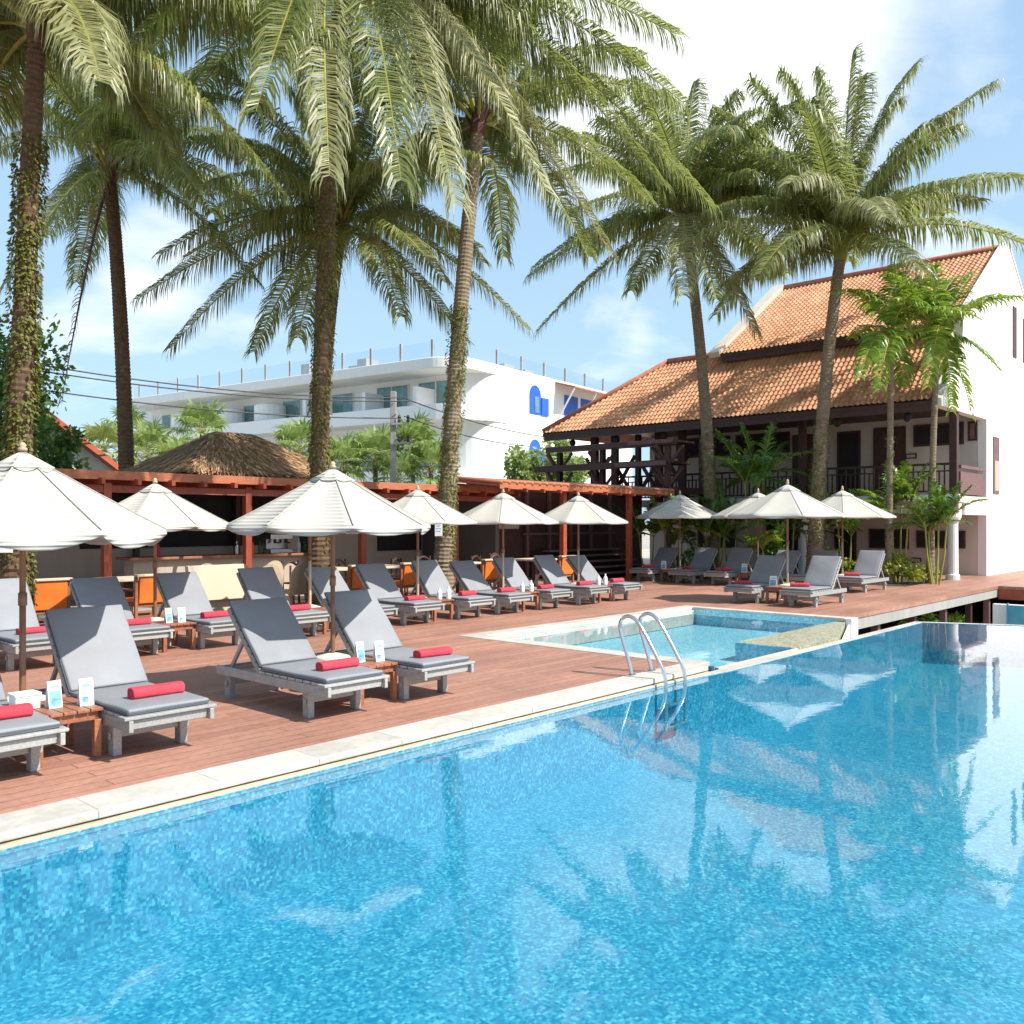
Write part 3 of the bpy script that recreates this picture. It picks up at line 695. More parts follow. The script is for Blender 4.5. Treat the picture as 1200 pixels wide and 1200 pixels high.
# ================================================================ palms and plants
UP=Vector((0,0,1))
def frond_mesh(C,T,arch,nl,ll,lw,droop,rng,start=.14,rr=.035,lift=.28,sway=0.0,gap=.05,a0=6,a1=44):
    m=MB(); L=(T-C).length; ctrl=C+(T-C)*.42+UP*arch*L
    h=(T-C); hz=Vector((h.x,h.y,0)); 
    if hz.length>.01:
        sdv=Vector((-hz.y,hz.x,0)).normalized(); ctrl=ctrl+sdv*L*sway
    def B(t): return C*(1-t)**2+ctrl*2*t*(1-t)+T*t*t
    def D(t): return ((ctrl-C)*2*(1-t)+(T-ctrl)*2*t).normalized()
    m.tube([B(i/12) for i in range(13)],[rr*(1-i/12)**.8+.004 for i in range(13)],5,1)
    prev=None
    for i in range(nl):
        s=i/(nl-1); t=start+(1-start)*s; p=B(t); tg=D(t)
        sd=tg.cross(UP)
        if sd.length<.15: sd=prev if prev is not None else tg.orthogonal()
        sd.normalize()
        if prev is not None and sd.dot(prev)<0: sd=-sd
        prev=sd; nm=sd.cross(tg).normalized()
        prof=min(1,.5+s/.22*.5)*(1-.58*s**2.0)
        for sg in (-1,1):
            if rng.random()<gap: continue
            ln=ll*prof*rng.uniform(.78,1.12); a=math.radians(a0+(a1-a0)*s+rng.uniform(-10,10)+9*math.sin(s*19+L*7+sg))
            d0=(sd*sg*math.cos(a)+tg*math.sin(a)+nm*(lift+rng.uniform(-.12,.12))).normalized()
            dr=droop*rng.uniform(.7,1.3)
            p1=p+d0*ln*.28
            d1=(d0*(1-min(.95,dr*.55))-UP*dr*.55).normalized(); p2=p1+d1*ln*.36
            d2=(d1*(1-min(.95,dr*.8))-UP*dr*.8).normalized(); p3=p2+d2*ln*.36
            w=(tg-d0*tg.dot(d0)); w=(w.normalized()+nm*rng.uniform(-.25,.25)).normalized()*lw*.5*rng.uniform(.8,1.15)
            n=len(m.v); m.v+= [tuple(p-w*.6),tuple(p+w*.6),tuple(p1+w),tuple(p1-w),tuple(p2+w*.8),tuple(p2-w*.8),tuple(p3)]
            m.face((n,n+1,n+2,n+3)); m.face((n+3,n+2,n+4,n+5)); m.face((n+5,n+4,n+6))
    return m
def trunk_mesh(pts,r0,r1,rng,ring=.09,bulge=0):
    m=MB(); n=14
    def Q(t):
        if len(pts)==3: return pts[0]*(1-t)**2+pts[1]*2*t*(1-t)+pts[2]*t*t
        return pts[0].lerp(pts[1],t)
    L=(pts[-1]-pts[0]).length; k=int(L/ring*2); P_=[];R_=[]
    for i in range(k+1):
        t=i/k; P_.append(Q(t)); r=r0+(r1-r0)*t**.8+bulge*math.exp(-t*14)
        R_.append(r*(1+(.05 if i%2 else -.03)+rng.uniform(-.025,.025)))
    m.tube(P_,R_,n,0); return m,Q
def vine_mesh(Q,t0,t1,r,n,rng,size=.058):
    m=MB()
    for i in range(n):
        t=t0+(t1-t0)*rng.random(); c=Q(t); d=(Q(min(1,t+.01))-c).normalized()
        a=rng.random()*2*PI; o=d.orthogonal().normalized(); o2=d.cross(o)
        if rng.random()>.80+.42*math.sin(t*19+a*1.0)+.4*math.sin(t*47-2*a): continue
        # ragged: the cover swells and thins along the trunk
        sw=.6+.4*math.sin(t*23+a)+.35*math.sin(t*57+2*a)
        out=(o*math.cos(a)+o2*math.sin(a)); p=c+out*(r+rng.uniform(.0,.055)*max(.2,sw))
        s=size*rng.uniform(.6,1.35); ax=(-UP*rng.uniform(.3,1)+out*rng.uniform(.1,.8)+o*rng.uniform(-.5,.5)).normalized(); sd=ax.cross(out).normalized()
        b=len(m.v); m.v+=[tuple(p),tuple(p+ax*s*.5+sd*s*.36),tuple(p+ax*s*1.1),tuple(p+ax*s*.5-sd*s*.36)]; m.face((b,b+1,b+2,b+3))
    return m
def tipat(C,px,py,Yc,L,sign):
    a=P(px,py,Yc); pl=(a-C).length; dep=math.sqrt(max(0,(L*.93)**2-pl*pl))*sign
    return P(px,py,Yc+dep)
def palm(name,label,base,mid,crown,r0,r1,L,specs,nrand,rng,Yc,leaf='palmleaf',bark='bark',vine=None,nl=185,ll=1.2,lw=.031,droop=1.0,erange=(-45,72),group='coconut palms',rr=.036,bulge=.1,heart=True,arch=.26,shaft=None,dead=None,cat='palm tree'):
    t=thing(name,base,label,cat,group)
    loc=lambda p: p-base
    pts=[Vector((0,0,-.02)),loc(mid),loc(crown)]
    m,Q=trunk_mesh(pts,r0,r1,rng,bulge=bulge); tr=m.build('trunk',M[bark],t,smooth=False)
    if vine:
        n,a,b=vine; vine_mesh(Q,a,b,r0*.93,n,rng).build('vine',M['vine'],tr)
    C=loc(crown); ax=(Q(1)-Q(.97)).normalized()
    m=MB()
    if heart:
        for k in range(14):
            a=k*2.4; o=Vector((math.cos(a),math.sin(a),0)); m.beam(C-ax*.10+o*r1*.6,C+ax*(.35+.35*(k%3)/2)+o*(r1*.9+.10*(k%4)),.085,.035)
        m.tube([C-ax*.15,C+ax*.05,C+ax*.6,C+ax*1.2],[r1*1.15,r1*1.35,r1*.7,.03],10)
        m.build('crown_shaft',M['brownstalk'] if shaft is None else M[shaft],t)
    elif shaft:
        m.tube([C-ax*.75,C-ax*.55,C-ax*.1,C+ax*.15],[r1*1.0,r1*1.5,r1*1.1,r1*.4],10); m.build('crown_shaft',M[shaft],t,smooth=True)
    for sp in specs:
        px,py,sg=sp[:3]; ar=sp[3] if len(sp)>3 else arch; lf=sp[4] if len(sp)>4 else leaf
        T=tipat(crown,px,py,Yc,L,sg)-base
        frond_mesh(C+ax*rng.uniform(0,.2),T,ar,nl,ll*rng.uniform(.92,1.08),lw,droop,rng,rr=rr,sway=rng.uniform(-.06,.06)).build('frond',[M[lf],M['rachis']],t)
    for k in range(nrand):
        az=k*2.39996+rng.uniform(-.3,.3); f=(k+.5)/nrand
        e=math.radians(erange[1]+(erange[0]-erange[1])*f+rng.uniform(-8,8)); l=L*rng.uniform(.86,1.06)*(.8 if f<.12 else 1)
        T=C+Vector((math.cos(az)*math.cos(e),math.sin(az)*math.cos(e),math.sin(e)))*l
        frond_mesh(C+ax*rng.uniform(0,.3)*(1-f),T,arch*(.5+.9*math.cos(e))*rng.uniform(.8,1.2),nl,ll*rng.uniform(.9,1.1),lw,droop,rng,rr=rr,sway=rng.uniform(-.10,.10)).build('frond',[M[leaf],M['rachis']],t)
    if dead:
        for px,py,sg in dead:
            T=tipat(crown,px,py,Yc,L,sg)-base
            frond_mesh(C-ax*.05,T,.13,60,.55,.03,.9,rng,rr=.05,gap=.35).build('dead_frond',[M['deadleaf'],M['brownstalk']],t)
    return t,Q
def G(px,Y,py=None):        # ground point at depth Y below picture column px
    p=P(px,600,Y); return Vector((p.x,p.y,0))
R_=lambda s: random.Random(s)
palm('coconut_palm','thick vine wrapped palm trunk at the left edge with overhanging crown',G(18,12.9),P(26,330,12.9),P(44,38,12.9),.20,.115,4.3,
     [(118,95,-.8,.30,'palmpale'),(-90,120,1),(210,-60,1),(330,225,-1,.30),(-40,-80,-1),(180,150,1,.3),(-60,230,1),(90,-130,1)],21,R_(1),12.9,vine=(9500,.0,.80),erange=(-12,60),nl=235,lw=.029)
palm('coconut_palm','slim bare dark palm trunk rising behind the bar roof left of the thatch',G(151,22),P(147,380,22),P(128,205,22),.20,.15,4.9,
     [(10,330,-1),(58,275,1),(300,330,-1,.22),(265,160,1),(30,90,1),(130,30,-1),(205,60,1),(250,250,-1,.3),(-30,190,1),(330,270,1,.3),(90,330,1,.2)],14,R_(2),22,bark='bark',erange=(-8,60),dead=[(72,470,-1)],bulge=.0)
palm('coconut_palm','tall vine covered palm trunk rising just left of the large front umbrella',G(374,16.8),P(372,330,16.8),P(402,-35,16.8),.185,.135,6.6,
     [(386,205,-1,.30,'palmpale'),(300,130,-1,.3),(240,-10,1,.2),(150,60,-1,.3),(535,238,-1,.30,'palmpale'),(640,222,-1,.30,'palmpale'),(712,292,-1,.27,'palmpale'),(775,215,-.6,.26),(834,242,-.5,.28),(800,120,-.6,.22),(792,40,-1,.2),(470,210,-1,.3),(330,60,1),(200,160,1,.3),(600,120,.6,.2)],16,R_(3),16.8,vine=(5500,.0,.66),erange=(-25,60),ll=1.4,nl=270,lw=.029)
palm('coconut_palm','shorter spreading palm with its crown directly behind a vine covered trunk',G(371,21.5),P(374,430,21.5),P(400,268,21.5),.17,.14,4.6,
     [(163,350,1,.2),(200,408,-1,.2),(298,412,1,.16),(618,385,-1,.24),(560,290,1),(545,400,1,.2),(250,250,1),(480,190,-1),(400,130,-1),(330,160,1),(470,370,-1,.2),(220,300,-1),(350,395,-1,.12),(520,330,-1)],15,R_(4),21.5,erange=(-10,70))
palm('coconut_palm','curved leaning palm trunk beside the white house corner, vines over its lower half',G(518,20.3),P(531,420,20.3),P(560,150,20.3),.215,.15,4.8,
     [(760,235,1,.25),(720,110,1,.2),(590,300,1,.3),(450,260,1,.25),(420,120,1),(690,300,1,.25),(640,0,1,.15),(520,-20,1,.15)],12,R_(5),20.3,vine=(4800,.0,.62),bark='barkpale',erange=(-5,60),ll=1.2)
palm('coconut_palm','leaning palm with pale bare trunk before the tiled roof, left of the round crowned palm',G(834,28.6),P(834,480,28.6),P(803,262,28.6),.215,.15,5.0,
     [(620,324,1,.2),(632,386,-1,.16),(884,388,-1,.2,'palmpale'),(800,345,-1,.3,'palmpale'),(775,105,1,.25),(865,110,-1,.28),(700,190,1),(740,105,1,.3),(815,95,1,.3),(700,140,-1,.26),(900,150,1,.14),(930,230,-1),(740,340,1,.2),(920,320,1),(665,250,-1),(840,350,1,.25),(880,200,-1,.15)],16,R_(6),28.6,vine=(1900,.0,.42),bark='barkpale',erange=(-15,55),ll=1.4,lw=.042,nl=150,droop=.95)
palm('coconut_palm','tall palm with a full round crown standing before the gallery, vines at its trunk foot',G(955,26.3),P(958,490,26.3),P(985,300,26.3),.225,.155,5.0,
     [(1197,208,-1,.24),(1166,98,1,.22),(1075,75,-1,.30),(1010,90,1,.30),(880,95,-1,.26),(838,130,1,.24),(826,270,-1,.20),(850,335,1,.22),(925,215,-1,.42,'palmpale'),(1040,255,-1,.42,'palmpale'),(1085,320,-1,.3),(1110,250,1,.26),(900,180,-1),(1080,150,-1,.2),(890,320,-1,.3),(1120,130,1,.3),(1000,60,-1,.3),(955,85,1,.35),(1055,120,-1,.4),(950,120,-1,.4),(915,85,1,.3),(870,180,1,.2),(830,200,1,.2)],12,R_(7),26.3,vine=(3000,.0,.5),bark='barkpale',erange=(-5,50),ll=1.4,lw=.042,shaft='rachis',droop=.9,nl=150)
for px,cpx,cpy,label,sd_,specs in ((1041,1044,395,'small fresh green palm with drooping fronds before the tiled roof, farther from the white wall',21,[(1008,440,-1),(1012,340,1),(1050,310,1),(1075,340,-1),(1030,455,-1,.35),(1062,470,1,.35),(1000,395,1)]),
                             (1090,1100,392,'small fresh green palm with drooping fronds nearest the white wall',22,[(1170,432,-1,.3),(1166,345,1,.15),(1095,312,-1,.08),(1048,350,-1,.2),(1055,400,1),(1088,452,-1,.4),(1140,488,-1,.4),(1115,480,1,.4),(1140,320,1,.1),(1060,330,1,.12)])):
    palm('feather_palm',label,G(px,25.4),P(px+3,480,25.4),P(cpx,cpy,25.4),.10,.075,2.4,specs,3,R_(sd_),25.4,leaf='arecaleaf',bark='barkpale',nl=48,ll=.72,lw=.065,droop=.6,erange=(0,70),group='small feather palms by the hotel',rr=.024,bulge=.03,heart=False,shaft='rachis',vine=(260,.05,.5) if sd_==21 else None)

def areca(px,Y,h,n,L,label,seed,leaf='arecaleaf',group='leafy palms in the planting bed',spread=.5,nl=34,lw=.05,ll=.42):
    rng=R_(seed); b=G(px,Y); t=thing('areca_palm',b,label,'plant',group)
    m=MB(); tips=[]
    for k in range(max(2,n//5)):
        a=k*2.4; q=Vector((math.cos(a)*spread*.35,math.sin(a)*spread*.35,0)); e=q*1.7+UP*(h-L*.55)*rng.uniform(.75,1.0); tips.append(e)
        m.tube([q*.6,(q*.6+e)*.5+q*.2,e],[.03,.026,.02],6)
    m.build('stem',M['rachis'],t)
    for k in range(n):
        C=tips[k%len(tips)]; az=k*2.39996+rng.uniform(-.4,.4); e=math.radians(rng.uniform(-10,75)); l=L*rng.uniform(.75,1.1)
        T=C+Vector((math.cos(az)*math.cos(e),math.sin(az)*math.cos(e),math.sin(e)))*l
        frond_mesh(C,T,.25*math.cos(e)+.06,nl,ll,lw,.5,rng,rr=.012,a0=35,a1=60).build('frond',[M[leaf],M['rachis']],t)
    return t
areca(790,27.6,2.4,16,1.25,'bright small palm right of the timber steps under the pointed umbrella',31)
areca(838,27.6,2.3,15,1.3,'deep green leafy palm behind the lounger second from the steps',32,'arecadark')
areca(884,27.8,4.3,18,1.9,'tall green leafy palm whose fronds reach the gallery railing',33,'arecadark',lw=.06,ll=.55)
areca(925,27.2,2.5,14,1.4,'deep green leafy palm at the foot of the tallest palm trunk',34,'arecadark')
areca(905,26.4,1.5,12,.9,'low yellow-green leafy plant behind the shaded front lounger',35,'arecaleaf')
areca(993,27.2,2.4,9,1.5,'pale leafy palm beside the rightmost umbrella pole',36,'arecaleaf')
areca(1052,25.8,3.2,20,1.45,'lush bright feather palm at the trunk foot right of the rightmost umbrella',37,'arecaleaf',lw=.055)
areca(1096,25.0,2.5,20,1.15,'dense fine leaved palm clump nearest the white column',38,'arecadark',lw=.035)
areca(760,28.2,2.2,10,1.1,'dark leafy plant between the timber steps and the pointed umbrella',39,'arecadark')
areca(858,28.6,2.6,12,1.3,'dark leafy plant in the deepest part of the planting bed',40,'arecadark')
areca(955,28.4,2.4,12,1.3,'leafy plant behind the tallest palm trunk foot',41,'arecadark')

def leaf_cloud(m,c,rad,n,size,rng,shell=.55,flat=1):
    for i in range(n):
        d=Vector((rng.gauss(0,1),rng.gauss(0,1),rng.gauss(0,1))).normalized(); r=(shell+(1-shell)*rng.random())
        p=Vector(c)+Vector((d.x*rad[0],d.y*rad[1],d.z*rad[2]))*r
        s=size*rng.uniform(.55,1.3); ax=(d+Vector((rng.uniform(-1,1),rng.uniform(-1,1),rng.uniform(-1.1,.5)))).normalized(); sd=ax.cross(Vector((rng.uniform(-1,1),rng.uniform(-1,1),rng.uniform(-1,1)))).normalized()
        b=len(m.v); m.v+=[tuple(p),tuple(p+ax*s*.5+sd*s*.3),tuple(p+ax*s),tuple(p+ax*s*.5-sd*s*.3)]; m.face((b,b+1,b+2,b+3))
def shrub(name,px,Y,z,rad,n,size,leaf,label,cat,seed,clumps=9,stem=True,group=None,barkm='bark',gz=0):
    rng=R_(seed); p=P(px,600,Y); base=Vector((p.x,p.y,gz)); t=thing(name,base,label,cat,group)
    m=MB()
    cs=[]
    for k in range(clumps):
        d=Vector((rng.gauss(0,1),rng.gauss(0,1),rng.gauss(0,.8))).normalized()*rng.uniform(.35,.95)
        c=Vector((d.x*rad[0],d.y*rad[1],z-gz+d.z*rad[2])); cs.append(c); k_=rng.uniform(.28,.5)
        leaf_cloud(m,c,(rad[0]*k_,rad[1]*k_,rad[2]*k_),n//clumps,size,rng,.35)
    m.build('crown',M[leaf],t)
    m=MB()
    if stem:
        top=Vector((0,0,max(.2,z-gz-rad[2]*.4))); r=max(.02,.05*rad[2])
        m.tube([(0,0,0),(.03*rad[0],0,top.z*.5),top],[r*1.3,r,r*.8],8)
        for c in cs: m.tube([top-UP*.2*rad[2],(top+c)*.5+UP*.05,c],[r*.6,r*.4,r*.15],5)
        m.build('trunk',M[barkm],t)
    return t
shrub('garden_shrub',1052,25.4,.45,(.55,.6,.45),900,.10,'shrubleaf','golden green shrub under the feather palm by the white wall','shrub',51,group='shrubs of the planting bed')
shrub('garden_shrub',1082,25.2,.28,(.7,.5,.28),700,.09,'shrubleaf','low yellowish hedge plant in front of the gallery ground floor','shrub',52,group='shrubs of the planting bed')
shrub('garden_shrub',905,26.9,.75,(.6,.6,.6),900,.12,'treeleaf','round dark shrub between the two planting bed palms behind the loungers','shrub',53,group='shrubs of the planting bed')
shrub('garden_shrub',815,27.4,.7,(.9,.6,.65),1100,.12,'treeleaf','round dark shrub beside the pointed umbrella pole','shrub',54,group='shrubs of the planting bed')
shrub('garden_shrub',978,27.0,.6,(.7,.6,.5),900,.11,'shrubleaf','light green shrub just behind the rightmost umbrella pole','shrub',55,group='shrubs of the planting bed')
shrub('broadleaf_tree',2,26,5.2,(1.5,1.6,4.4),7000,.22,'treeleaf','dark broadleaf tree behind the vine wrapped trunk at the left edge','tree',56,22)
shrub('broadleaf_tree',62,23,3.4,(.75,.8,1.0),2200,.15,'treeleaf','small leafy tree in front of the red edged gable','tree',57,9)

def fan_palm(px,py,Y,R,n,label,seed,group='fan palms behind the bar'):
    rng=R_(seed); c=P(px,py,Y); base=Vector((c.x,c.y,-.03)); t=thing('fan_palm',base,label,'palm tree',group)
    C=c-base; m,Q=trunk_mesh([Vector((0,0,0)),C],.12,.10,rng,.14); m.build('trunk',M['barkpale'],t)
    m=MB()
    for k in range(n):
        az=k*2.39996; e=math.radians(75-105*(k+.5)/n+rng.uniform(-10,10)); d=Vector((math.cos(az)*math.cos(e),math.sin(az)*math.cos(e),math.sin(e)))
        h=C+d*R*rng.uniform(.45,.62); m.tube([C,(C+h)*.5+UP*.04*R,h],[.016,.012,.01],4,1)
        sd=d.cross(UP).normalized(); nm=sd.cross(d).normalized(); q=rng.uniform(.38,.55)*R
        for j in range(17):
            a=math.radians(-125+250*j/16)+rng.uniform(-.05,.05); dd=(d*math.cos(a)+sd*math.sin(a)+nm*.12).normalized(); w=(-d*math.sin(a)+sd*math.cos(a)).normalized()*q*.075
            p1=h+dd*q*.6; p2=h+(dd-UP*rng.uniform(.15,.5)).normalized()*q*rng.uniform(.95,1.15)
            b=len(m.v); m.v+=[tuple(h),tuple(p1+w),tuple(p1-w),tuple(p2)]; m.face((b,b+1,b+3,b+2))
    m.build('crown',[M['fanleaf'],M['rachis']],t)
    return t
for i,(px,py,Y,R,n,l) in enumerate([(122,528,33,1.3,20,'pale fan palm right of the red edged gable'),(175,535,34,1.5,24,'pale fan palm just right of the bare dark trunk'),(236,508,36,1.5,24,'pale fan palm showing above the left slope of the thatch'),(205,545,33,1.2,20,'low pale fan palm at the left foot of the thatch'),
     (350,528,36,1.5,24,'pale fan palm just left of the vine covered trunk, beside the thatch'),(402,545,36,1.4,24,'pale fan palm just right of the vine covered trunk'),(440,540,37,1.6,24,'pale fan palm left of the utility pole'),(484,528,38,1.7,26,'pale fan palm right of the utility pole'),(505,550,37,1.4,22,'pale fan palm touching the curved trunk from the left'),(465,562,36,1.3,20,'low pale fan palm at the foot of the utility pole'),(152,505,37,1.2,18,'small pale fan palm crown highest behind the bare dark trunk')]):
    fan_palm(px,py,Y,R,n,l,60+i)
shrub('bushy_tree',618,40,3.9,(1.1,1.1,1.3),3600,.20,'fanleaf','light green bushy tree left of the dark timber frame','tree',75,12,group='bushy trees by the white house')
shrub('bushy_tree',662,41,4.0,(1.5,1.3,1.5),4600,.20,'fanleaf','light green bushy tree seen under the corner of the tiled roof','tree',76,14,group='bushy trees by the white house')
m=MB(); m.quad((25.0,8.3,.004),(28.7,8.3,.004),(28.7,17.2,.004),(25.0,17.2,.004)); o=m.build('planting_bed',M['soil']); o['kind']='structure'

for i,(px,Y,l) in enumerate(((1075,21.4,'shaded plant under the boardwalk edge, farther from the red fascia'),(1118,23.2,'shaded plant under the boardwalk edge, nearer the red fascia'))):
    shrub('garden_shrub',px,Y,-.95,(.7,.35,.55),900,.16,'arecaleaf',l,'shrub',95+i,group='plants under the boardwalk',gz=-1.6)
# ================================================================ bar pavilion
b=thing('bar_pavilion',(8,19,0),'long open bar with orange-red timber eave and posts behind the loungers','bar')
L0=Vector((8,19,0))
def bb(name,mt,boxes,parent,bevel=0,off=L0,prisms=()):
    m=MB()
    for x0,y0,z0,x1,y1,z1 in boxes: m.box(x0-off.x,y0-off.y,z0-off.z,x1-off.x,y1-off.y,z1-off.z)
    return m.build(name,M[mt],parent,bevel=bevel)
m=MB(); m.hexa([(-12,-2.15,2.60),(10.6,-2.15,2.60),(10.6,1.85,2.72),(-12,1.85,2.72),(-12,-2.15,2.68),(10.6,-2.15,2.68),(10.6,1.85,2.80),(-12,1.85,2.80)]); roof=m.build('roof',M['redwood'],b)
m=MB(); m.box(-12,-2.19,2.55,10.6,-2.153,2.72); m.build('fascia',M['fascia'],roof,bevel=.006)
for k in range(34): x=-11.8+k*.68; m=MB(); m.beam((x,-2.35,2.52),(x,1.7,2.54),.07,.11); m.build('rafter',M['redwood'],roof)
for u in (1.2,4.25,7.3,10.3,13.4,16.5): bb('post','redwood',[(u-.075,16.98,0,u+.075,17.13,2.5)],b,.008); 
bb('beam','redwood',[(-4,17.0,2.32,18.5,17.12,2.455)],b)
bb('back_wall','greywall',[(-4,20.6,1.42,18.6,20.75,2.75)],b)
bb('wall_panel','barwall',[(-4,20.55,0,18.6,20.74,1.41)],b)
for q_ in [(8.2,20.50,1.15,13.2,20.545,2.45),(14.0,20.50,.0,15.0,20.545,2.2),(16.7,20.5,.9,18.4,20.545,1.7)]: bb('wall_opening','black',[q_],b)  # solid black panels, colour standing in for shade inside the openings
bb('side_wall','greywall',[(18.45,17.4,0,18.6,20.5,2.6)],b)
for u in (9.4,12.0): bb('inner_post','darkwood',[(u-.06,20.3,0,u+.06,20.42,2.6)],b)
bb('bar_floor','concrete',[(-4,17.2,.002,18.4,20.5,.02)],b)
# counter
c=thing('bar_counter',(10.6,18.5,0),'tan bar counter with a dark red top under the pavilion','counter')
bb('counter_front','barwall',[(8.4,18.3,.02,13.0,18.75,.95)],c,0,Vector((10.6,18.5,0)))
bb('counter_top','tablewood',[(8.25,18.15,.952,13.15,18.85,1.01)],c,.01,Vector((10.6,18.5,0)))
cm=thing('coffee_machine',(12.0,18.5,1.01),'silver coffee machine standing on the bar counter','coffee machine')
m=MB(); m.box(-.32,-.2,0,.32,.2,.10); m.box(-.30,.02,.10,.30,.2,.40); m.box(-.32,-.2,.33,.32,.2,.46); m.build('body',M['chrome'],cm,bevel=.015)
for x in (-.15,.15):
    m=MB(); m.lathe([(.035,.24),(.035,.33)],10,(x,-.1,0)); m.beam((x,-.1,.26),(x,-.28,.25),.025,.025); m.build('brew_handle',M['rubber'],cm)
for i,(x,y,h,mt,l) in enumerate([(11.45,18.4,.30,'bottle','green bottle on the bar counter left of the coffee machine'),(11.32,18.5,.26,'orange','amber bottle on the bar counter left of the coffee machine'),(12.55,18.45,.34,'paper','white bottle on the bar counter right of the coffee machine'),(12.75,18.5,.28,'bottle','green bottle on the bar counter right of the coffee machine'),(9.0,18.45,.28,'towel','red bottle near the left end of the bar counter'),(10.9,18.5,.30,'chrome','silver shaker standing mid counter on the bar')]):
    bottle(x,y,1.01,l,mt,h,.045,group='bottles on the bar counter')
# thatched roof above the bar
th=thing('thatched_roof',(11.15,19.1,2.8),'brown thatched hip roof sitting above the long bar','roof')
m=MB(); e=[(-2.05,-1.7,0),(2.05,-1.7,0),(2.05,1.7,0),(-2.05,1.7,0)]; r=[(-.45,0,1.02),(.45,0,1.02)]
m.v=[*e,*r]; m.f=[(0,1,5,4),(1,2,5),(2,3,4,5),(3,0,4),(3,2,1,0)]; m.m=[0]*5; m.build('underlay',M['thatchbase'],th)
rng=R_(90); m=MB()
def straw(A,B,C,D,n):      # eave A-B, ridge D-C
    A,B,C,D=map(Vector,(A,B,C,D)); nm=(B-A).cross(D-A).normalized()
    for i in range(n):
        a=rng.random(); s=1-(1-rng.random())**.9
        if (C-D).length<.1 and rng.random()<s*.9: continue
        p=(A.lerp(B,a)).lerp(D.lerp(C,a),min(1,s+.05)); dn=(A.lerp(B,a)-D.lerp(C,a)).normalized()
        lat=(B-A).normalized(); dd=(dn+lat*rng.uniform(-.28,.28)+nm*rng.uniform(-.05,.12)).normalized(); l=rng.uniform(.18,.42); w=lat*rng.uniform(.008,.022)
        p=p+nm*rng.uniform(.005,.075); q=p+dd*l+nm*rng.uniform(-.02,.035)
        m.quad(p-w,p+w,q+w*.7,q-w*.7)
straw(e[0],e[1],r[1],r[0],9000); straw(e[1],e[2],r[1],r[1],3500); straw(e[3],e[0],r[0],r[0],3500); straw(e[2],e[3],r[0],r[1],2500)
m.build('straw',M['thatch'],th)

# entrance canopy right of the bar
c=thing('entrance_canopy',(21,15.6,0),'orange-red tiled canopy on timber posts before the steps','canopy'); o0=Vector((21,15.6,0))
m=MB(); m.hexa([(-4.6,-.25,2.66),(3.6,-.25,2.66),(3.6,1.9,2.86),(-4.6,1.9,2.86),(-4.6,-.25,2.72),(3.6,-.25,2.72),(3.6,1.9,2.92),(-4.6,1.9,2.92)]); rf=m.build('roof',M['ridge'],c)
m=MB(); m.box(-4.6,-.29,2.60,3.6,-.253,2.75); m.build('fascia',M['fascia'],rf,bevel=.006)
for k in range(28): x=-4.55+k*.3; m=MB(); m.tube([(x,-.30,2.765),(x,1.88,2.955)],.055,7); m.build('tile_row',M['fascia'],rf,smooth=True)
for u in (19.3,22.5): bb('post','redwood',[(u-.075,15.53,0,u+.075,15.68,2.62)],c,.008,o0)
for k in range(12): x=-4.4+k*.7; m=MB(); m.beam((x,-.42,2.58),(x,1.8,2.78),.06,.09); m.build('rafter',M['redwood'],c)
# timber steps
c=thing('timber_steps',(23.6,15.8,0),'dark timber steps leading up behind the orange-red canopy','steps'); o0=Vector((23.6,15.8,0))
for k in range(5): bb('tread','mauvewood',[(21.2,16.3+k*.34,.14+k*.17,24.9,16.62+k*.34,.19+k*.17)],c,.006,o0)
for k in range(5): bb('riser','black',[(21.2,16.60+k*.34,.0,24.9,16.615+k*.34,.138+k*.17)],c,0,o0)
for u in (21.1,24.95): bb('stringer','darkwood',[(u-.05,16.2,0,u+.05,18.1,.25)],c,0,o0)
# dark terrace wall behind
c=thing('terrace_screen',(22,18.6,0),'dark timber screen wall with shelves behind the steps','screen wall'); o0=Vector((22,18.6,0))
bb('panel','darkwood',[(18.7,18.5,0,27.5,18.62,3.0)],c,0,o0)
bb('shelf_back','barwall',[(19.0,18.42,1.55,20.6,18.495,2.05)],c,0,o0)
for k in range(5): bb('post','mauvewood',[(20.9+k*1.1,18.36,0,21.0+k*1.1,18.46,2.9)],c,0,o0)
for z in (1.35,1.85): bb('rail','mauvewood',[(20.7,18.3,z,25.6,18.35,z+.06)],c,0,o0)
# timber frame with braced brackets, left end of the hotel
c=thing('timber_pergola',(26.3,17,0),'dark braced timber frame with two projecting shelves under the tiled roof corner','pergola'); o0=Vector((26.3,17,0))
for v in (16.45,19.2,21.2): 
    bb('post','mauvewood' if v<17 else 'darkwood',[(25.93,v-.09,0,26.11,v+.09,4.38)],c,.008,o0)
    bb('post','darkwood',[(28.2,v-.09,0,28.38,v+.09,5.1)],c,.008,o0)
bb('shelf','darkwood',[(25.2,15.9,3.72,26.6,21.7,3.80),(25.15,15.85,3.60,25.28,21.75,3.83)],c,.01,o0)
bb('shelf','darkwood',[(25.4,15.75,4.42,26.6,21.3,4.50),(25.35,15.7,4.34,25.46,21.35,4.53)],c,.01,o0)
for q_ in [(25.28,15.8,4.39,25.342,17.6,4.52),(25.08,15.95,3.64,25.142,18.0,3.79)]: bb('lintel','mauvewood',[q_],c,.008,o0)
for v in (16.45,19.2,21.2):
    for z in (3.62,4.36):
        for a_,b_ in ((25.98,-.62),(25.98,.62),(25.3,0)):
            m=MB(); m.beam((25.98-26.3,v-17,z-.72),(a_-26.3,v+b_-17,z-.03),.07,.09); m.build('brace',M['mauvewood'],c)
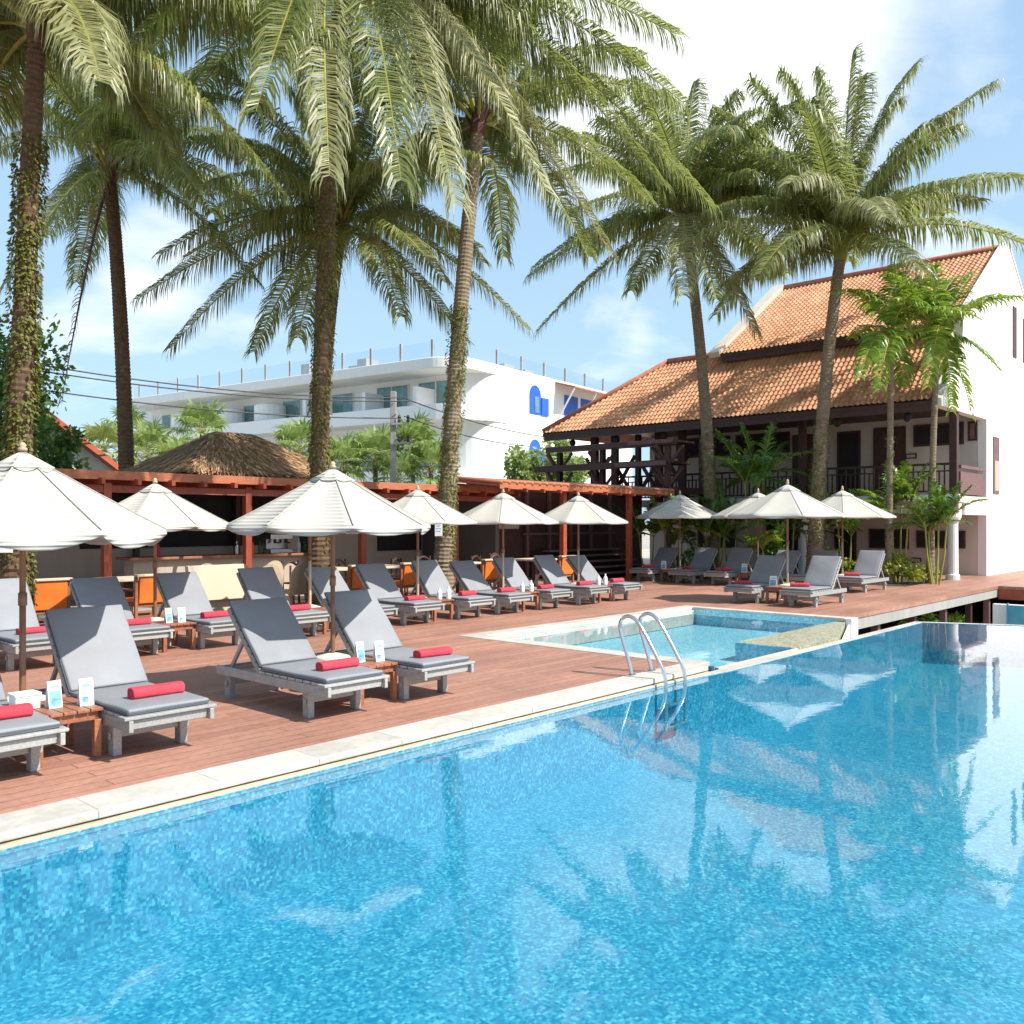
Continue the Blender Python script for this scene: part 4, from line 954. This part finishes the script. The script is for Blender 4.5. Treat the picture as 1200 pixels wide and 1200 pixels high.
for k in range(4):
    v=17+k*1.2
    m=MB(); m.beam((28.3-26.3,v-17,2.7),(28.3-26.3,v+1.1-17,4.3),.09,.12); m.beam((28.36-26.3,v+1.1-17,2.7),(28.36-26.3,v-17,4.3),.09,.12); m.build('cross_brace',M['darkwood'],c)
for v in (17.2,18.2,20.2,21.2): bb('upright','darkwood',[(28.1,v-.14,2.5,28.25,v+.14,5.2)],c,0,o0)
bb('floor_beam','darkwood',[(25.9,16.2,2.75,28.4,22.2,2.95)],c,0,o0)

# ================================================================ seats and tables of the bar
def make_chair():
    t=thing('armchair',(0,0,0),'x','chair'); w='tablewood'
    for s in (-1,1):
        m=MB(); m.box(s*.27-.025,-.27,0,s*.27+.025,-.22,.86); m.build('leg',M[w],t,bevel=.005)
        m=MB(); m.box(s*.27-.025,.22,0,s*.27+.025,.27,.62); m.build('leg',M[w],t,bevel=.005)
        m=MB(); m.box(s*.27-.03,-.216,.62,s*.27+.03,.29,.65); m.build('armrest',M[w],t,bevel=.005)
    m=MB(); m.box(-.244,-.25,.36,.244,.26,.42); m.box(-.244,-.25,.17,.244,-.23,.21); m.box(-.244,.24,.17,.244,.26,.21); m.build('seat_frame',M[w],t)
    m=MB(); m.box(-.24,-.20,.421,.24,.25,.49); m.build('seat_cushion',M['orange'],t,bevel=.02,seg=3)
    m=MB(); m.hexa([(-.238,-.285,.42),(.238,-.285,.42),(.238,-.215,.42),(-.238,-.215,.42),(-.238,-.33,.86),(.238,-.33,.86),(.238,-.255,.86),(-.238,-.255,.86)]); m.build('back_panel',M['orange'],t,bevel=.012)
    m=MB(); m.box(-.30,-.36,.862,.30,-.23,.90); m.build('top_rail',M['cream'],t,bevel=.008)
    return t
CH=make_chair()
for i,(u,l) in enumerate([(5.25,'orange armchair behind the left-cut lounger, nearest the vine wrapped trunk'),(6.85,'bright orange armchair with wooden legs left of the second umbrella pole'),(11.15,'orange armchair seen just right of the brown umbrella pole'),(12.5,'orange armchair left of the slim umbrella pole'),(14.95,'orange armchair right of the curved palm trunk'),(17.75,'orange armchair nearest the timber steps')]):
    if i==0: CH.location=(u,14.5,0); CH['label']=l; CH['group']='orange armchairs'
    else: dup(CH,(u,14.5,0),0,l,'orange armchairs')
def make_dtable():
    t=thing('dining_table',(0,0,0),'x','table')
    m=MB(); m.box(-.45,-.4,.74,.45,.4,.79); m.build('table_top',M['cream'],t,bevel=.012)
    m=MB(); m.box(-.06,-.06,.04,.06,.06,.739); m.box(-.28,-.05,0,.28,.05,.04); m.box(-.05,-.28,.001,.05,.28,.041); m.build('pedestal',M['darkwood'],t)
    return t
DT=make_dtable()
for i,(u,l) in enumerate([(5.4,'cream topped dining table behind the orange chair nearest the left edge'),(6.95,'cream topped dining table behind the orange chair left of the second pole'),(11.3,'cream topped dining table right of the brown umbrella pole'),(12.6,'cream topped dining table left of the slim umbrella pole'),(15.0,'cream topped dining table right of the curved palm trunk'),(17.8,'cream topped dining table nearest the timber steps')]):
    if i==0: DT.location=(u,15.35,0); DT['label']=l; DT['group']='cream topped dining tables'
    else: dup(DT,(u,15.35,0),0,l,'cream topped dining tables')
def make_dchair():
    t=thing('dining_chair',(0,0,0),'x','chair'); m0='darkwood'
    for s in (-1,1):
        m=MB(); m.box(s*.2-.018,-.2,0,s*.2+.018,-.164,.44); m.build('leg',M[m0],t)
        m=MB(); m.beam((s*.2,.2,0),(s*.2,.24,.92),.036,.036); m.build('leg',M[m0],t)
    m=MB(); m.box(-.22,-.22,.441,.22,.20,.475); m.build('seat',M[m0],t,bevel=.006)
    m=MB(); m.tube([(-.2+.04*k,.245+.0*k,.80+.10*math.sin(PI*k/10)) for k in range(11)],.03,8); m.box(-.02,.22,.476,.02,.24,.82); m.build('backrest',M[m0],t)
    return t
DC=make_dchair()
for i,(u,v,rz,l) in enumerate([(10.9,16.1,0,'dark wooden chair behind the table right of the brown pole'),(12.2,16.1,.1,'dark wooden chair behind the table left of the slim pole'),(13.5,15.6,.3,'dark wooden chair beside the curved palm trunk'),(14.7,16.1,-.1,'dark wooden chair behind the table right of the curved trunk'),(15.9,15.4,.2,'dark wooden chair between two dining tables near the slim pole umbrellas'),(16.6,15.9,PI,'dark wooden chair turned to face the bar near the steps'),(17.4,16.2,0,'dark wooden chair behind the table nearest the steps'),(4.9,16.1,.2,'dark wooden chair behind the table nearest the left edge')]):
    if i==0: DC.location=(u,v,0); DC.rotation_euler=(0,0,rz); DC['label']=l; DC['group']='dark dining chairs'
    else: dup(DC,(u,v,0),rz,l,'dark dining chairs')
t=thing('stone_bench',(8.25,14.8,0),'pale stone bench with a slanting back between the orange chair and the rattan chairs','bench')
m=MB(); m.box(-.55,-.1,0,.55,.6,.45); m.build('seat',M['cream'],t,bevel=.012)
m=MB(); m.hexa([(-.55,-.24,.36),(.55,-.24,.36),(.55,-.12,.36),(-.55,-.12,.36),(-.55,-.12,.98),(.55,-.12,.98),(.55,0,.98),(-.55,0,.98)]); m.build('backrest',M['cream'],t,bevel=.012)
def make_rattan():
    t=thing('rattan_chair',(0,0,0),'x','chair'); m0='rattan'
    m=MB(); n=12
    for z0,z1,s in ((.35,.95,1),):
        A=[]
        for k in range(n+1):
            a=PI*(k/n); x=-.28*math.cos(a); h=.55+.42*math.sin(a)**.7; A.append((x,h))
        for k in range(n):
            x0,h0=A[k]; x1,h1=A[k+1]; y=lambda x: -.24-.06*(1-(x/.28)**2)
            m.hexa([(x0,y(x0),.36),(x1,y(x1),.36),(x1,y(x1)+.03,.36),(x0,y(x0)+.03,.36),(x0,y(x0)-.06,h0),(x1,y(x1)-.06,h1),(x1,y(x1)-.03,h1),(x0,y(x0)-.03,h0)])
    m.build('backrest',M[m0],t)
    m=MB(); m.lathe([(.27,.38),(.28,.41),(.27,.44)],20); m.build('seat',M[m0],t)
    for sx in (-1,1):
        for sy in (-1,1):
            m=MB(); m.tube([(sx*.19,sy*.18,.385),(sx*.23,sy*.23,0)],.018,8); m.build('leg',M[m0],t)
    return t
RC=make_rattan()
for i,(u,v,l) in enumerate([(9.15,14.7,'pale rattan chair with rounded back nearest the stone bench'),(9.85,14.75,'pale rattan chair with rounded back beside the brown umbrella pole'),(9.3,16.0,'rattan chair further back by the bar counter, left one'),(10.1,16.1,'rattan chair further back by the bar counter, middle one'),(8.55,16.0,'rattan chair further back directly behind the stone bench')]):
    if i==0: RC.location=(u,v,0); RC['label']=l; RC['group']='rattan chairs'
    else: dup(RC,(u,v,0),RNG.uniform(-.2,.2),l,'rattan chairs')
# placards on the trunks
for px,py,Y,wd,hg,l in ((2,637,12.5,.30,.26,'white placard fixed to the vine wrapped trunk at the left edge'),(514,619,20.0,.17,.36,'white placard hanging on the curved palm trunk'),(828,620,28.3,.22,.40,'white placard hanging on the pale trunk by the pointed umbrella')):
    c=P(px,py,Y); t=thing('placard',c,l,'sign','white placards on palm trunks',TH-PI/2)
    m=MB(); m.box(-wd/2,-.012,-hg/2,wd/2,.012,hg/2); m.build('board',M['paper'],t,bevel=.004)
    m=MB()
    for k in range(4): m.box(-wd*.36,-.0135,hg*(.28-.17*k),wd*(.34-.12*(k%2)),-.0125,hg*(.28-.17*k)+.022)
    m.build('print',M['paperblue'],t)
    if px>100: m=MB(); m.tube([(-wd*.4,0,hg/2),(0,.03,hg/2+.12),(wd*.4,0,hg/2)],.006,5); m.build('hanger',M['wire'],t)
# ================================================================ hotel wing with the tiled Thai roof
h=thing('hotel_wing',(31,12,0),'two storey hotel wing with a tiered terracotta tiled roof and dark gallery','building'); H0=Vector((31,12,0))
def hb(name,mt,boxes,parent=h,bevel=0): return bb(name,mt,boxes,parent,bevel,H0)
V0,V1=8.0,21.0
hb('rear_wall','beigewall',[(31.8,8.28,-.05,32.1,V1,5.9)])
# white gable end
m=MB(); pr=[(32.1,0-.05),(46,-.05),(46,5.4),(41.6,5.9),(39.8,7.95),(34.5,11.42),(29.25,7.95),(29.0,5.45),(31.8,5.45),(31.8,-.05)]
pr=[(31.8,-.05),(46,-.05),(46,5.4),(41.6,5.9),(39.8,7.95),(34.5,11.42),(29.25,7.95),(29.15,7.22),(27.15,5.32),(27.15,5.10),(31.8,5.10)]
m.slab([(u-31,8.0-12,z) for u,z in pr],(0,.27,0)); gw=m.build('gable_wall',M['white'],h)
# stepped coping on the gable
m=MB()
for a,b_ in (((29.15,7.90),(34.5,11.45)),((34.5,11.45),(39.9,7.9))):
    m.beam((a[0]-31,8.10-12,a[1]+.06),(b_[0]-31,8.10-12,b_[1]+.06),.26,.07)
m.build('gable_coping',M['white'],gw)
for (u0,u1,z0,z1) in ((35.1,35.6,7.6,9.4),(36.6,37.0,7.6,9.2)):
    w_=hb('window','darkwood',[(u0,7.975,z0,u1,7.995,z1)]); 
hb('window','mauvewood',[(32.55,7.97,2.7,33.25,7.995,4.6)]); hb('window_pane','barwall',[(32.65,7.960,2.8,33.15,7.969,3.8)])
# far end and rear walls
hb('end_wall','beigewall',[(32.1,20.8,-.05,38,V1+.0,5.9)])
m=MB(); m.slab([(29.4-31,16.25-12,7.4),(39.6-31,16.25-12,7.4),(34.5-31,16.25-12,11.1)],(0,.2,0)); m.build('far_gable',M['whiteblue'],h)
m=MB(); m.beam((29.15-31,16.45-12,7.9),(34.5-31,16.45-12,11.45),.45,.2); m.beam((34.5-31,16.45-12,11.45),(39.9-31,16.45-12,7.9),.45,.2); m.build('gable_coping',M['beigewall'],h)
# tiled slopes: real pantile waves, courses stepping over each other
def tiled(name,ue,ze,ur,zr,va,vb,vfar=None,per=.165,course=.24,parent=h):
    """eave (ue,ze) to ridge (ur,zr) between va and vb; vfar = where the hip meets the ridge"""
    L=math.hypot(ur-ue,zr-ze); du=(ur-ue)/L; dz=(zr-ze)/L; nu,nz=-dz,du
    me_v=[];f=[];uv=[]; ncol=int((vb-va)/per)*6; nrow=int(L/course)
    rows=[]
    for r in range(nrow+1):
        s=L*r/nrow; rows.append((s,.045 if r>0 else 0.045)); 
        if r<nrow: pass
    seq=[]
    for r in range(nrow):
        seq.append((L*r/nrow,.036,r)); seq.append((L*(r+1)/nrow-.001,.014,r))
    for c in range(ncol+1):
        v=va+(vb-va)*c/ncol; ph=(c%6)/6
        wv=.030*(math.cos(2*PI*ph)**1 ); wv=wv if wv>-.012 else -.012-.3*(wv+.012)*-1
        smax=L if vfar is None else L*max(0,min(1,(vb-v)/(vb-vfar)))
        for s,o,r in seq:
            ss=min(s,smax); k=o+wv
            me_v.append((ue+du*ss+nu*k-31, v-12, ze+dz*ss+nz*k)); uv.append((c/6+.5,r+.5))
    n=len(seq)
    for c in range(ncol):
        for r in range(n-1): f.append((c*n+r,c*n+r+1,(c+1)*n+r+1,(c+1)*n+r))
    me=bpy.data.meshes.new(name); me.from_pydata(me_v,[],f); me.materials.append(M['tile'])
    ul=me.uv_layers.new(name='UVMap')
    for p in me.polygons:
        c0=p.vertices[0]//n; r0=(p.vertices[0]%n)//2
        for li in p.loop_indices: ul.data[li].uv=(c0//6+.5,r0+.5)
    me.update(); o=bpy.data.objects.new(name,me); COL.objects.link(o); o.parent=parent; return o
lo=tiled('lower_roof',27.0,5.28,29.9,8.0,8.25,22.9,18.9)
up=tiled('upper_roof',29.2,7.9,34.5,11.3,8.22,16.3)
m=MB()      # underside, hip end and rear slope as thick boards
def sl(poly,th): m.slab([(a-31,b_-12,c_) for a,b_,c_ in poly],(0,0,-th))
sl([(27.02,8.27,5.26),(27.02,22.88,5.26),(29.9,18.9,7.97),(29.9,8.27,7.97)],.14)
sl([(29.22,8.27,7.92),(29.22,16.25,7.92),(34.5,16.25,11.25),(34.5,8.27,11.25)],.14)
m.build('roof_boarding',M['darkwood'],h)
m=MB()
sl([(27.02,22.9,5.27),(32.8,22.9,5.27),(29.9,18.9,7.99)],.1); sl([(29.92,18.9,7.98),(32.8,22.9,5.26),(32.8,16.5,5.26),(29.92,16.5,7.98)],.1); sl([(34.52,16.25,11.25),(39.8,16.25,7.9),(39.8,8.27,7.9),(34.52,8.27,11.25)],.1)
m.build('rear_roof',M['ridge'],h)
for a_,b_ in (((34.5,8.2,11.38),(34.5,16.4,11.38)),((29.9,16.3,8.06),(29.9,18.9,8.06)),((29.9,18.9,8.06),(27.02,22.9,5.36))):
    m=MB(); m.tube([(a_[0]-31,a_[1]-12,a_[2]),(b_[0]-31,b_[1]-12,b_[2])],.11,8); m.build('ridge_tile',M['ridge'],h,smooth=True)
for q_ in [(27.04,8.26,4.98,27.10,22.85,5.24),(29.26,8.3,7.62,29.32,16.2,7.84)]: hb('eave_board','darkwood',[q_])
hb('clerestory_wall','darkwood',[(29.75,8.3,6.9,29.85,16.2,8.1)])
for k in range(13):
    v=8.6+k*1.0; m=MB(); m.beam((27.15-31,v-12,5.10),(31.8-31,v-12,5.75),.09,.13); m.build('rafter',M['darkwood'],h)
for k in range(7):
    v=9.0+k*2.1; m=MB(); m.lathe([(.05,4.72),(.12,4.80),(.12,4.92),(.05,4.99)],8,(27.3-31,v-12,0)); m.build('eave_lamp',M['black'],h)
hb('gallery_ceiling','darkwood',[(28.0,8.3,5.30,31.79,20.7,5.36)])
# gallery slab, railing, posts
hb('gallery_slab','beigewall',[(28.85,8.02,2.36,31.79,20.7,2.56)])
hb('slab_edge','white',[(28.75,7.98,2.40,28.845,20.7,2.60)],h,.01)
hb('slab_beam','beigewall',[(28.95,8.05,2.02,29.25,16.2,2.355)])
hb('end_beam','white',[(29.3,7.97,1.98,31.79,8.25,2.355)])
for v in (8.2,13.0,17.7): hb('gallery_post','darkwood',[(28.9,v-.11,2.605,29.12,v+.11,5.28)],h,.01)
for v in (8.25,13.0,17.7):
    m=MB(); m.lathe([(.20,0),(.20,.15),(.16,.18),(.15,1.7),(.19,1.78),(.24,1.9),(.24,2.015)],18,(29.05-31,v-12,0)); m.build('column',M['white'],h,smooth=False)
m=MB(); hbx=[]
for a,b_ in ((8.32,12.88),(13.12,17.58),(17.82,20.6)):
    hbx += [(28.97,a,3.50,29.05,b_,3.57),(28.98,a,3.30,29.04,b_,3.34),(28.98,a,2.68,29.04,b_,2.73)]
rl=hb('railing','darkwood',hbx)
bl=[]
for a,b_ in ((8.32,12.88),(13.12,17.58),(17.82,20.6)):
    n=int((b_-a)/.15)
    for k in range(1,n): v=a+(b_-a)*k/n; bl.append((28.99,v-.02,2.732,29.03,v+.02,3.298)); 
    for k in range(1,n,2): v=a+(b_-a)*k/n; bl.append((28.99,v-.02,3.342,29.03,v+.02,3.498))
hb('baluster','darkwood',bl,rl)
hb('end_railing','mauvewood',[(29.15,8.05,2.61,31.7,8.10,3.30),(29.15,8.03,3.40,31.7,8.11,3.50)])
# doors and windows in the shade of the gallery
def opening(kind,va,vb,z0,z1,mt='black'):
    f=hb(kind,'darkwood',[(31.74,va-.07,z0-.07 if kind=='window' else z0,31.797,vb+.07,z1+.07)])
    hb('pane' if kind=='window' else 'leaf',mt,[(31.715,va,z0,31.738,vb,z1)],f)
opening('window',14.8,16.9,4.45,5.1); opening('window',17.3,19.6,4.45,5.1); opening('window',8.75,10.2,4.4,5.0)
opening('door',13.9,14.55,2.56,4.95,'darkwood'); opening('door',12.15,12.85,2.56,4.95,'black'); opening('door',10.6,11.55,2.56,5.0,'darkwood')
opening('window',10.5,11.7,.9,1.45); opening('door',12.3,12.95,0,1.45); opening('window',8.7,10.1,.95,1.4); opening('door',14.2,15.6,0,1.9); opening('window',17.0,18.6,.8,1.6)
opening('window',8.35,8.48,4.5,5.0,'mauvewood')
for v,z in ((10.35,4.02),(10.2,.45)):
    f=hb('plaque','darkwood',[(31.75,v-.18,z-.09,31.797,v+.18,z+.09)]); hb('plaque_face','barwall',[(31.735,v-.14,z-.05,31.749,v+.14,z+.05)],f)

# ================================================================ white house in the distance
ang=math.radians(7.5); wh=thing('white_house',(31,31.3,-.03),'white three storey house with long curved balconies and blue shutters in the distance','building',None,ang)
def wb(name,mt,boxes,parent=wh,bevel=0):
    m=MB()
    for q_ in boxes: m.box(*q_)
    return m.build(name,M[mt],parent,bevel=bevel)
def rounded(x0,y0,x1,y1,r,n=8):
    pts=[(x1,y0),(x1,y1),(x0,y1)]
    for k in range(n+1):
        a=PI+ (PI/2)*k/n; pts.append((x0+r+r*math.cos(a),y0+r+r*math.sin(a)))
    return pts
m=MB(); m.prism(rounded(1.2,0,15.2,30,1.6),0,9.97); wh_w=m.build('wall',M['whiteblue'],wh)
m=MB(); m.prism(rounded(-.9,-.02,3.4,28.5,1.9,12),9.45,10.0); m.build('roof_slab',M['white'],wh,bevel=.04)
for z in (3.75,7.0):
    m=MB(); m.prism(rounded(-.6,-.06,3.5,27.5+(2 if z>5 else 0),1.8),z,z+.22); m.build('balcony_slab',M['white'],wh,bevel=.02)
    m=MB()
    pts=[(1.3,-.09)]
    for k in range(9):
        a=-PI/2-(PI/2)*k/8; pts.append((-.65+1.8+1.8*math.cos(a),-.09+1.8+1.8*math.sin(a)))
    pts += [(-.65,10),(-.65,20),(-.55,26),(0,28.5+(2 if z>5 else 0))]
    for a,b_ in zip(pts[:-1],pts[1:]): m.beam((a[0],a[1],z+.32),(b_[0],b_[1],z+.32),.14,.76)
    m.build('balcony_parapet',M['whiteblue'],wh)
for y,z in ((3.0,7.23),(6.6,7.23),(11.2,7.23),(15.2,7.23),(19.0,7.23),(23.4,7.23),(5.2,3.98),(10.5,3.98),(16,3.98)):
    m=MB(); m.prism([(-.35,y-.12),(1.19,y-.12),(1.19,y+.12),(-.35,y+.12)],z,z+1.5); 
    if y>12 and z>5: m.lathe([(.95,z),(.95,z+1.5),(.6,z+1.65)],18,(.6,y,0))
    m.build('balcony_divider',M['whiteblue'],wh)
for y,w_,z,hh in ((1.6,2.4,8.0,1.15),(4.8,2.2,8.0,1.15),(8.9,1.6,7.9,1.15),(13.2,1.5,7.8,1.2),(17.0,1.3,7.8,1.2),(20.7,3.4,7.7,1.3),(26,.8,7.3,1.7),(1.8,2.6,4.5,1.4),(6.5,2.6,4.5,1.4),(12.5,2.8,4.5,1.4),(18,2.8,4.5,1.4),(24,2,4.5,1.4)):
    f=wb('window','white',[(1.13,y-.06,z-.06,1.197,y+w_+.06,z+hh+.06)])
    wb('pane','glassgreen',[(1.105,y,z,1.128,y+w_,z+hh)],f); 
    n=max(1,int(w_/1.0)); wb('mullion','paper',[(1.08,y+w_*k/n-.03,z,1.104,y+w_*k/n+.03,z+hh) for k in range(1,n+1)],f)
    wb('dark_room_sheet','black',[(1.1285,y,z,1.1295,y+w_,z+hh)],f)  # thin black sheet painted as the unlit space behind the pane
# terrace railing: glass with posts
m=MB(); m.box(-.55,1.5,10.02,-.52,27.5,10.85); m.box(3,.25,9.99,14.8,.28,10.75); m.build('glass_railing',M['glassrail'],wh)
for k in range(13): wb('railing_post','concrete',[(-.59,1.6+k*2.1,10.0,-.48,1.72+k*2.1,10.95)])
for k in range(6): wb('railing_post','concrete',[(3.0+k*2.3,.2,9.98,3.1+k*2.3,.31,10.85)])
for x,y,z in ((1.5,8.2,1.0),(2.0,9.4,.8),(1.2,12.5,1.1),(9,2.5,.9),(10.5,3.2,.7),(6.2,2.0,.8)):
    wb('roof_unit','concrete',[(x,y,9.98 if x>4.6 else 10.002,x+1.0,y+.7,(9.98 if x>4.6 else 10.0)+z)])
# street side: arched blue windows, awning, lower ledge
def arch(x,z,w_,hh,nm):
    pts=[(x-w_/2,z),(x+w_/2,z)]+[(x+w_/2*math.cos(a),z+hh+w_/2*math.sin(a)) for a in [PI*k/10 for k in range(11)]]
    m=MB(); m.slab([(px_,-.03,pz) for px_,pz in pts],(0,.028,0)); f=m.build(nm,M['blue'],wh)
    m=MB(); m.box(x-.06,-.05,z+.1,x+.35,-.031,z+hh*.95); m.build('pane',M['glassgreen'],f)
    m=MB(); m.box(x+w_/2+.03,-.07,z,x+w_/2+.75,-.02,z+hh*.95); m.build('shutter',M['blue'],f)
arch(6.3,7.75,1.15,1.05,'arched_window'); arch(6.3,4.75,1.15,1.05,'arched_window')
for q_ in [(9.4,-.05,8.0,10.9,-.005,9.2),(11.3,-.05,8.0,14.6,-.005,9.2)]: wb('shuttered_window','blue',[q_])
m=MB(); m.slab([(8.4,-.02,9.75),(15.0,-.02,9.75),(15.0,-1.3,9.40),(8.4,-1.3,9.40)],(0,0,.09)); m.build('awning',M['ridge'],wh)
for x in (8.5,11.0,13.6):
    m=MB(); m.beam((x,-1.25,9.39),(x,-.03,7.5),.07,.07); m.build('awning_strut',M['white'],wh)
wb('ledge','white',[(1.8,-.5,3.2,4.0,-.03,3.9)],wh,.03)
wb('annex','whiteblue',[(15.2,.5,0,19,8,8.6)])

# small white gabled house on the left
gh=thing('gabled_house',P(40,612,28)*1.0-Vector((0,0,HC)),'white gabled house with red roof trim at the left, behind the palms','building',None,TH-PI/2+.49)
m=MB(); m.slab([(-3.0,0,0),(2.95,0,0),(2.95,0,2.9),(.0,0,5.3),(-3.0,0,2.9)],(0,6,0)); m.build('wall',M['white'],gh)
for s in (-1,1):
    m=MB(); m.hexa([(s*3.5,-.4,2.46),(0,-.4,5.32),(0,6.3,5.32),(s*3.5,6.3,2.46),(s*3.5,-.4,2.66),(0,-.4,5.52),(0,6.3,5.52),(s*3.5,6.3,2.66)] if s<0 else [(0,-.4,5.32),(s*3.5,-.4,2.46),(s*3.5,6.3,2.46),(0,6.3,5.32),(0,-.4,5.52),(s*3.5,-.4,2.66),(s*3.5,6.3,2.66),(0,6.3,5.52)]); r_=m.build('roof',M['ridge'],gh)
    m=MB(); m.beam((0,-.43,5.47),(s*3.55,-.43,2.60),.06,.16); m.build('roof_trim',M['redtrim'],r_)

# utility pole and cables
pb=P(461,612,34)-Vector((0,0,HC)); up_=thing('utility_pole',pb,'grey utility pole with two crossarms before the white house','utility pole',None,TH-PI/2)
m=MB(); m.box(-.11,-.11,0,.11,.11,6.75); m.build('pole',M['concrete'],up_,bevel=.02)
for z in (5.5,4.75):
    m=MB(); m.beam((-.05,-.17,z),(.62,-.17,z+.04),.09,.09); a_=m.build('crossarm',M['concrete'],up_)
    for x in (.25,.58):
        m=MB(); m.lathe([(.05,z+.05),(.07,z+.12),(.04,z+.2),(.07,z+.26),(.03,z+.34)],10,(x,-.17,0)); m.build('insulator',M['wire'],a_)
def cable(a,b_,sagz,label):
    pts=[a.lerp(b_,k/24)-UP*sagz*4*(k/24)*(1-k/24) for k in range(25)]
    m=MB(); m.tube([p-a for p in pts],.022,5); o=m.build('overhead_cable',M['wire'],loc=a); tag(o,label,'cable','overhead cables')
X=P(470,478,34); cable(P(-40,412,25),P(466,466,33.8),.35,'upper overhead cable running from the left edge to the utility pole')
cable(P(-40,420,25),P(480,470,33.8),.35,'middle overhead cable just under the upper one on the left')
cable(P(-40,443,25),P(466,490,33.8),.3,'lowest overhead cable on the left of the utility pole')
cable(P(472,466,33.8),P(640,512,43),.2,'overhead cable dropping from the upper crossarm to the white house')
cable(P(474,488,33.8),P(620,523,44),.2,'overhead cable dropping from the lower crossarm to the white house')
